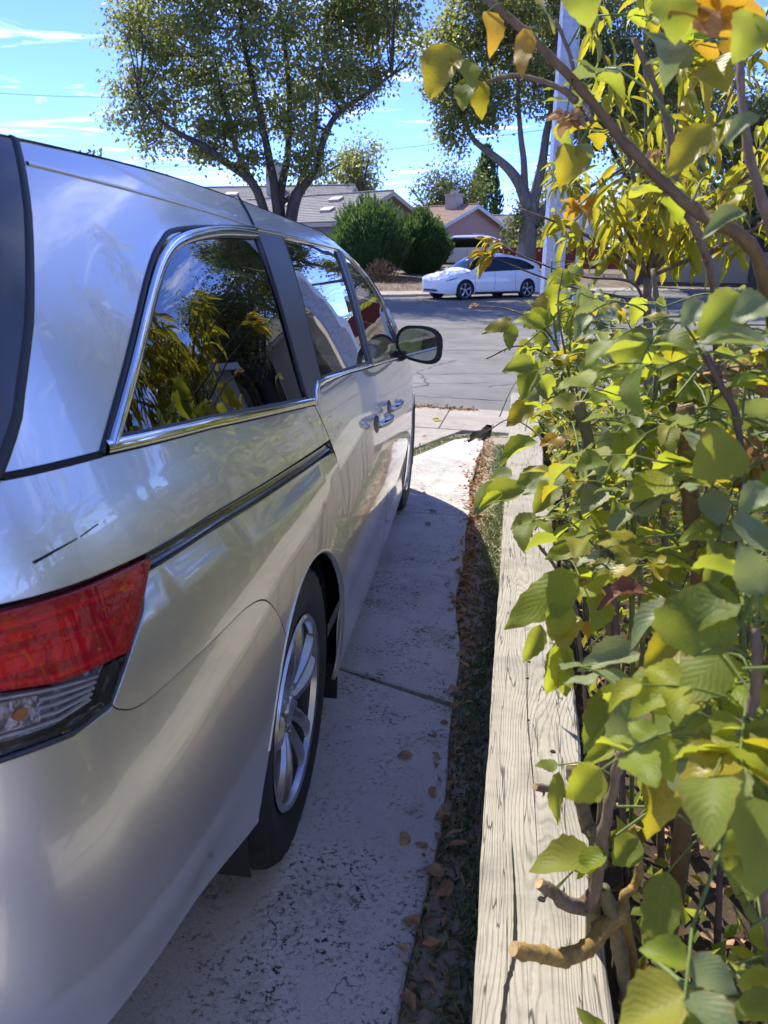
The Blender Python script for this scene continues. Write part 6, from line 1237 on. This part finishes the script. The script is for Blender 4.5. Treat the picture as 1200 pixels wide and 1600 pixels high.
class Plant:
    def __init__(s, root): s.root = root; s.L = []; s.petiole = MB()
    def leaf(s, b, rot, size, kind, wr=1.0, hero=False): s.L.append((Vector(b), rot, size, kind, wr, hero, random.randrange(5)))
    def finish(s, limit=295, pname='leaf'):
        loc = s.root.location
        CI = cam.matrix_world.inverted()
        def key(l):
            p = CI @ (l[0] + l[1] @ Vector((0, l[2] / 2, 0))); d = -p.z
            vis = d > .1 and abs(p.x) < d * .55 and abs(p.y) < d * .72
            return (-1 if l[5] else 0, 0 if vis else 1, p.length)
        s.L.sort(key=key)
        for b, rot, sz, kd, wr, hero, v in s.L[:limit]:
            o = link(pname, leafs(kd)[v], s.root); M_ = Matrix.Translation(b - loc) @ rot.to_4x4() @ Matrix.Diagonal((sz * wr, sz, sz, 1)); o.matrix_local = M_
        rest = {}
        for l in s.L[limit:]: rest.setdefault(l[3], []).append(l)
        if rest:
            VV, FF, UU, MI = [], [], [], []; mats = []; off = 0
            for kd, ls in rest.items():
                mats.append(LM[kd])
                for b, rot, sz, kd_, wr, hero, v in ls:
                    me = leafs(kd)[v]; n_ = len(me.vertices); co = np.empty(n_ * 3, np.float32); me.vertices.foreach_get('co', co); co = co.reshape(-1, 3) * np.array([sz * wr, sz, sz]); co = co @ np.array(rot).T + np.array(b - loc)
                    nf = len(me.polygons); f = np.empty(nf * 4, np.int32); me.loops.foreach_get('vertex_index', f); u = np.empty(nf * 8, np.float32); me.uv_layers[0].data.foreach_get('uv', u)
                    VV.append(co); FF.append(f + off); UU.append(u); MI.append(np.full(nf, len(mats) - 1, np.int32)); off += n_
            me = bpy.data.meshes.new('leaf_mass'); V = np.concatenate(VV); F = np.concatenate(FF); me.vertices.add(len(V)); me.vertices.foreach_set('co', V.astype(np.float32).ravel()); me.loops.add(len(F)); me.loops.foreach_set('vertex_index', F)
            me.polygons.add(len(F) // 4); me.polygons.foreach_set('loop_start', np.arange(0, len(F), 4, dtype=np.int32)); me.update(calc_edges=True)
            for m_ in mats: me.materials.append(m_)
            me.polygons.foreach_set('material_index', np.concatenate(MI)); me.polygons.foreach_set('use_smooth', [True] * (len(F) // 4)); uv = me.uv_layers.new(name='UVMap'); uv.data.foreach_set('uv', np.concatenate(UU)); me.update()
            tag(link('leaf_mass', me, s.root), kind='stuff')
        if s.petiole.V:
            V = [tuple(Vector(v) - loc) for v in s.petiole.V]; o = mobj('leaf_stalks', V, s.petiole.F, BARK['green'], s.root, True); tag(o, kind='stuff')
def cane_obj(root, name, pts, r0, r1, key, cut=False, nodes=True):
    q = crs(pts, 7); n_ = len(q); rr = []
    for i in range(n_):
        t = i / (n_ - 1); r = r0 + (r1 - r0) * t
        if nodes and i % 6 == 3: r *= 1.20
        r *= 1 + .10 * noise.noise(q[i] * 55)
        rr.append(r); q[i] = q[i] + Vector((noise.noise(q[i] * 30), noise.noise(q[i] * 30 + Vector((9, 0, 0))), 0)) * r * .5
    mb = MB(); mb.tube([p - root.location for p in q], rr, 10)
    # thorns
    for i in range(4, n_ - 3, 5):
        if key in ('bark', 'brown', 'purple', 'green') and r1 > .004:
            d = (q[i + 1] - q[i]).normalized(); a = d.orthogonal().normalized(); a.rotate(Matrix.Rotation(i * 2.4, 3, d)); p = q[i] - root.location; mb.tube([p + a * rr[i] * .8, p + a * (rr[i] + .004) - d * .0, p + a * (rr[i] + .007) - d * .003], [.0024, .0014, .0002], 5)
    o = mb.build(name, BARK[key], root, smooth=True)
    if cut:
        d = (q[0] - q[1]).normalized(); mb = MB(); a = d.orthogonal().normalized(); b = d.cross(a); ring = [q[0] - root.location + d * .0012 + (a * math.cos(w_) + b * math.sin(w_)) * rr[0] * .92 for w_ in np.linspace(0, 2 * math.pi, 13)[:-1]]; mb.add(ring, [tuple(range(12))]); mb.build('cut_end', cutwood, o)
    return q
def bound(y, z): return .452 + (.035 * (y + 1.48) if z > 1.15 else 0) + (.05 if z < .9 else 0) + ((.20 if y < .5 else .13) if z < .62 else 0) + (.10 if y < .1 and z < .95 else 0) + (.10 if y < -.15 and z < .85 else 0)
def ok_leaf(p):
    d = (p - CAM).length
    if p.z > 1.30 and noise.noise(p * 9) < .03: return False          # the tops of the roses are thin
    return p.x > bound(p.y, p.z) and d > .50
KP = {'leafy': (('green', 26), ('gray', 27), ('bright', 36), ('yellow', 9), ('orange', 2)), 'thin': (('green', 26), ('gray', 20), ('bright', 30), ('yellow', 19), ('orange', 3), ('dry', 2))}
def pick(k): ks = KP[k]; return random.choices([a for a, _ in ks], [b for _, b in ks])[0]
def compound(pl_, p, d, size, mixk):
    """a rose leaf: stalk with a leaflet at the tip and one or two pairs"""
    d = d.normalized(); Lp = size * rnd(1.4, 2.2); side = d.cross(Vector((0, 0, 1))); side = side.normalized() if side.length > .05 else Vector((1, 0, 0)); sag = Vector((0, 0, -rnd(.1, .5)))
    q = [p + d * Lp * t + sag * Lp * t * t for t in (0, .33, .66, 1)]
    if any(not ok_leaf(v) for v in (q[0], q[3] + d * size)): return 0
    pl_.petiole.tube(q, [.0014, .0012, .001, .0008], 5, cap=False); up = Vector((rnd(-.35, .35), rnd(-.35, .35), 1)); kd = pick(mixk); n_ = 0
    def put(b, dd, s_):
        nonlocal n_
        k2 = kd if random.random() < .8 else pick(mixk); dd = dd + Vector((rnd(-.25, .25), rnd(-.25, .25), rnd(-.45, .2))); pl_.leaf(b, frame_from(b, b + dd, up, rnd(-.5, .5)), s_ * rnd(.8, 1.15), k2, rnd(.85, 1.1)); n_ += 1
    put(q[3], (q[3] - q[2]).normalized(), size)
    for t, sc in ((.66, .95), (.36, .75)) if random.random() < .6 else ((.6, .9),):
        b = q[0].lerp(q[3], t) + sag * Lp * t * (t - 1) * .5
        for sg in (-1, 1): put(b, d * .35 + side * sg, size * sc)
    return n_
def rose_bush(label, base, canes, hero, nshoots, spread, hmax, seed, mixk, lim=295, lsize=(.040, .062)):
    random.seed(seed); root = empty('rose_bush', base, 0, label, 'rose bush', 'rose bushes in the timber planter'); pl_ = Plant(root); src = []
    for (nm, pts, r0, r1, key) in canes:
        P_ = [Vector(p) for p in pts]
        if nm == 'cane' and .3 < P_[-1].z < 1.2: e = P_[-1]; P_ += [Vector((e.x + .06, e.y + .05, max(.2, e.z * .5))), Vector((e.x + .10, e.y + .08, .16))]
        if nm == 'cut_cane' and P_[-1].z > .3: e = P_[-1]; P_ += [Vector((e.x + .02, e.y + .03, .17))]
        q = cane_obj(root, nm, P_, r0, r1, key, cut=nm != 'cane'); src += [v for v in q if v.z > .45]
    for (b, t, kd, wr) in hero:
        b, t = Vector(b), Vector(t); view = (CAM - b).normalized(); up = view * rnd(.2, .9) + Vector((rnd(-.3, .3), rnd(-.2, .3), rnd(.3, 1.0))); pl_.leaf(b, frame_from(b, t, up, rnd(-.3, .3)), (t - b).length * 1.05, kd, wr / .72, True)
        j = min(src, key=lambda v: (v - b).length) if src else None
        if j and (j - b).length < .11: pl_.petiole.tube(crs([j, j.lerp(b, .5) + Vector((0, 0, .012)), b], 3), .0011, 5, cap=False)
    # own canes grown from the soil
    ng = int(nshoots / 22)
    for k in range(ng):
        a = rnd(0, 6.28); b = Vector((base[0] + rnd(-.5, .5) * spread[0], base[1] + rnd(-.5, .5) * spread[1], .17)); b.x = max(b.x, .70); h = hmax * rnd(.5, 1.0); lean = Vector((math.cos(a) * .28, math.sin(a) * .28, 0)); pts = [b, b + lean * h * .35 + Vector((0, 0, h * .35)), b + lean * h * .8 + Vector((rnd(-.05, .05), rnd(-.05, .05), h * .7)), b + lean * h * 1.5 + Vector((0, 0, h))]
        if any((p - CAM).length < .45 or p.x < .50 for p in pts): continue
        q = cane_obj(root, 'cane', pts[::-1], .003, rnd(.005, .009), random.choice(['bark', 'greenb', 'green', 'brown'])); src += [v for v in q if v.z > .40]
    n_ = 0; tries = 0
    while n_ < nshoots * 4.3 and tries < nshoots * 12:
        tries += 1; p = random.choice(src) + Vector((rnd(-.02, .02), rnd(-.02, .02), rnd(-.03, .05))); a = rnd(0, 6.28); sh = None
        if random.random() < .55:           # side shoot first
            e = p + Vector((math.cos(a) * rnd(.04, .15), math.sin(a) * rnd(.04, .15), rnd(-.02, .12)))
            if not ok_leaf(e): continue
            sh = (p.copy(), e.copy()); p = e; a += rnd(-.7, .7)
        got = compound(pl_, p, Vector((math.cos(a), math.sin(a), rnd(-.1, .55))), rnd(*lsize), mixk); n_ += got
        if got and sh: p, e = sh; pl_.petiole.tube(crs([p, p.lerp(e, .5) + Vector((rnd(-.015, .015), rnd(-.015, .015), .02)), e], 3), [.0019, .0018, .0017, .0016, .0015, .0014, .0012], 5, cap=False)
    pl_.finish(lim); return root
def inb(pts, y0, y1): c = sum(p[1] for p in pts) / len(pts); return y0 <= c < y1
bands = [(-9, -.62, (.88, -.55, .17)), (-.62, -.25, (.95, -.1, .17)), (-.25, 9, (1.0, .9, .17))]
labs = ['nearest rose bush with pruned orange brown stubs hanging over the grey cap board', 'rose bush with two thick cut brown canes at the middle of the planter', 'bushy rose with twiggy shoots reaching over the driveway, beyond the cut canes', 'farthest rose bush of the planter, toward the street end']
cfg = [(80, (.35, .3), 1.10, 21), (150, (.6, .8), 1.08, 22), (270, (.9, 1.3), 1.04, 23)]
for (y0, y1, b), lb, (ns, spd, hm, sd2) in zip(bands, labs, cfg):
    rose_bush(lb, b, [c for c in CANES if inb(c[1], y0, y1)], [h for h in HERO if inb(h[:2], y0, y1)], ns, spd, hm, sd2, 'leafy' if sd2 < 23 else 'thin')
rose_bush(labs[3], (1.0, 3.0, .17), [], [], 320, (1.1, 2.8), 1.06, 24, 'thin')
# withered flowers and hips
def withered(root_label, pos, s_, kd):
    t = empty('withered_rose', pos, 0, root_label, 'dried flower', None); pl_ = Plant(t)
    for k in range(9):
        a = k * 2.4; d = Vector((math.cos(a), math.sin(a), rnd(-.5, .9))); b = Vector(pos); pl_.leaf(b + d * s_ * .1, frame_from(b, b + d, Vector((0, 0, 1)), rnd(-1, 1)), s_ * rnd(.6, 1), kd, 1.2)
    pl_.finish(20, 'petal')
for pos, s_, kd, lb in WITH: withered(lb, pos, s_, kd)
# ------------------------------------------------------------------ peach tree between the roses
random.seed(31); np.random.seed(31)
pt = empty('peach_tree', (1.02, 1.7, .17), 0, 'young peach tree with drooping yellow green serrated leaves among the roses', 'peach tree'); pp = Plant(pt)
trunk = [Vector((1.02, 1.7, .15)), Vector((.98, 1.67, .8)), Vector((.94, 1.75, 1.3))]
cane_obj(pt, 'trunk', trunk[::-1], .016, .026, 'bark', nodes=False)
bq = []
for k, (e, m_) in enumerate([((0.62, 1.45, 2.15), (0.8, 1.6, 1.75)), ((0.82, 1.8, 2.35), (0.88, 1.75, 1.8)), ((1.22, 1.55, 2.2), (1.08, 1.65, 1.75)), ((0.58, 2.05, 1.75), (0.75, 1.9, 1.55)), ((0.7, 1.35, 1.62), (0.8, 1.55, 1.5)), ((1.1, 2.15, 1.9), (1.0, 1.95, 1.6)), ((1.35, 1.25, 1.8), (1.1, 1.5, 1.55)), ((0.44, 1.75, 1.55), (0.7, 1.75, 1.45)), ((0.9, 1.15, 1.95), (0.92, 1.45, 1.6)), ((1.45, 1.9, 2.0), (1.2, 1.8, 1.6)), ((1.25, 2.1, 1.65), (1.1, 1.9, 1.45)), ((1.55, 1.6, 1.65), (1.25, 1.7, 1.45))]):
    q = cane_obj(pt, 'branch', [Vector(e), Vector(m_), trunk[2]], .003, .010, 'bark', nodes=False); bq += q[:int(len(q) * .75)]
# the long dark twigs that reach left towards the white car
for pts in [[(0.338, 1.621, 1.444), (0.423, 1.564, 1.391), (0.52, 1.513, 1.351), (0.668, 1.416, 1.308), (0.828, 1.385, 1.292), (.94, 1.75, 1.2)], [(0.318, 1.598, 1.387), (0.38, 1.567, 1.359), (0.509, 1.519, 1.311), (0.652, 1.453, 1.267), (0.816, 1.418, 1.238), (.94, 1.75, 1.2)]]:
    q = cane_obj(pt, 'branch', [Vector(p) for p in pts], .0022, .006, 'purple', nodes=False); e = q[0]
    for j in range(10): p = q[min(j // 2, 4)]; a = rnd(2.2, 4.2); d = Vector((math.cos(a) * .7, math.sin(a) * .7, rnd(-1.0, .15))); pp.leaf(p, frame_from(p, p + d, Vector((rnd(-.3, .3), -.5, 1)), rnd(-.6, .6)), rnd(.075, .11), 'peach' if j % 4 else 'orange', .9 if j % 4 else .45)
for k in range(720):
    p = random.choice(bq) + Vector((rnd(-.05, .05), rnd(-.05, .05), rnd(-.04, .04))); a = rnd(0, 6.28); d = Vector((math.cos(a), math.sin(a), rnd(-1.3, .1)))
    if p.x < .56: continue
    pp.leaf(p, frame_from(p, p + d, Vector((rnd(-.5, .5), rnd(-.5, .5), 1)), rnd(-.6, .6)), rnd(.085, .135), 'peach', rnd(.85, 1.15))
pp.finish(298)
# low undergrowth in the bed
np.random.seed(8); n = 5200; xx = .66 + 1.6 * np.random.rand(n); yy = -.8 + 5.6 * np.random.rand(n); zz = .19 - .012 * yy + .02
scatter('bed_undergrowth', np.stack([xx, yy, zz + .30 * np.random.rand(n) ** 2], 1), unit(n) + np.array([0, 0, .9]), .025 + .05 * np.random.rand(n), LM['green'], None, wr=.45, kind='stuff')
n = 2600; xx = .64 + 1.6 * np.random.rand(n); yy = -.8 + 5.5 * np.random.rand(n); scatter('bed_litter', np.stack([xx, yy, .205 - .012 * yy + .01 * np.random.rand(n)], 1), unit(n) * np.array([1, 1, .25]), .02 + .03 * np.random.rand(n), LM['dry'], None, wr=.5, kind='stuff')
# ------------------------------------------------------------------ grass strip, weeds and fallen leaves
n = 9000; yy = -.85 + 6.25 * np.random.rand(n); xx = .437 - np.abs(np.random.normal(size=n)) * .062 - .015 * np.sin(yy * 3); m_ = xx > .25; xx, yy = xx[m_], yy[m_]; n = len(xx); zz = -(.0309 * xx + .0431 * yy) - .012
scatter('verge_grass', np.stack([xx, yy, zz], 1), unit(n) * np.array([.75, .75, .3]) + np.array([0, 0, .55]), .015 + .040 * np.random.rand(n) ** 1.5, LM['grass'], None, wr=.13, kind='stuff')
n = 2600; tt = np.random.rand(n); PJ = np.array([(-.9, 4.05), (-.58, 4.27), (-.36, 4.68), (-.23, 5.1), (-.11, 5.5), (.10, 5.8), (.35, 5.95)]); f = tt * 6; i = np.minimum(f.astype(int), 5); fr_ = (f - i)[:, None]; q = PJ[i] * (1 - fr_) + PJ[i + 1] * fr_ + np.random.normal(size=(n, 2)) * .05
scatter('joint_weeds', np.stack([q[:, 0], q[:, 1], -(.0309 * q[:, 0] + .0431 * q[:, 1]) - .01], 1), unit(n) * .8 + np.array([0, 0, .9]), .015 + .03 * np.random.rand(n), LM['grass'], None, wr=.14, kind='stuff')
n = 800; yy = -1.1 + 4.3 * np.random.rand(n); ed = np.array([edge_r(y) for y in yy]); xx = ed + np.random.normal(size=n) * .012
scatter('edge_moss', np.stack([xx, yy, -(.0309 * xx + .0431 * yy) - .004], 1), unit(n) * .9 + np.array([0, 0, .6]), .008 + .02 * np.random.rand(n), LM['grass'], None, wr=.2, kind='stuff')
random.seed(77)
LD = [leaf_mesh('fallen_leaf', LM['dry'], [.5, .62, .42, .55, .7, .48][v], [.35, .15, -.3, .5, .25, -.15][v], [.35, .6, .2, .8, .1, .5][v], .2, .03, seed=40 + v, wave=[.06, .1, .05, .08, .12, .04][v], nl=8) for v in range(6)]
LY = leaf_mesh('fallen_leaf', LM['yellow'], .6, .2, .3, .2, .03, seed=60, wave=.05)
def fallen(x, y, s_, me, lb, group=None, rz_=None, lift=.006):
    o = link('fallen_leaf', me, None, (x, y, vz(x, y) + lift), (rnd(-.35, .35), rnd(-.4, .4), rnd(0, 6.28) if rz_ is None else rz_)); o.scale = (s_,) * 3; return tag(o, lb, 'leaf', group)
for x, y, s_, k, lb in FALL: fallen(x, y, s_, LY if k == 'y' else LD[k], lb)
# litter along the verge: the most visible as single leaves, the rest as one drift
def litter_pos():
    u = random.random()
    if u < .42: y = rnd(2.9, 5.6); return (edge_r(y) + .035 + random.gauss(0, .045) - .02, y)
    if u < .90: y = rnd(-.8, 3.4) if random.random() < .5 else rnd(1.2, 3.2); return (edge_r(y) + .02 + random.gauss(0, .028), y)
    if u < .97: t = random.random() * 6; i = int(t); f = t - i; i = min(i, 5); return tuple(PJ[i] * (1 - f) + PJ[i + 1] * f + np.random.normal(size=2) * .07)
    y = rnd(3.2, 6.0); return (rnd(-.3, .3), y)
pos = [litter_pos() for _ in range(280)]
for x, y in pos:
    x = min(x, .43); sun_ = y > 3.35
    fallen(x, y, rnd(.022, .050), LD[random.randrange(6)], 'curled tan dry leaf in the leaf drift on the sunlit driveway edge' if sun_ else 'curled brown dry leaf in the shaded leaf drift along the grass strip', 'dry leaves drifted along the planter' if not sun_ else 'dry leaves drifted in the sun', lift=rnd(.002, .016))
n = 1700; C_ = np.array([litter_pos() for _ in range(n)]); C_[:, 0] = np.minimum(C_[:, 0], .43); zz = -(.0309 * C_[:, 0] + .0431 * C_[:, 1]) - .004 + .008 * np.random.rand(n)
scatter('leaf_litter', np.stack([C_[:, 0], C_[:, 1], zz], 1), unit(n) * np.array([1, 1, .3]), .015 + .03 * np.random.rand(n), LM['dry'], None, wr=.5, kind='stuff')
n = 380; C_ = np.stack([-.35 + np.abs(np.random.normal(size=n)) * -.02 + .9 * (np.random.rand(n) - .55) , 7.40 - np.abs(np.random.normal(size=n)) * .06], 1); scatter('kerb_leaves', np.stack([C_[:, 0], C_[:, 1], -(.0309 * C_[:, 0] + .0431 * C_[:, 1]) + .004 + .02 * np.random.rand(n)], 1), unit(n) * np.array([1, 1, .4]), .03 + .04 * np.random.rand(n), LM['dry'], None, wr=.5, kind='stuff')
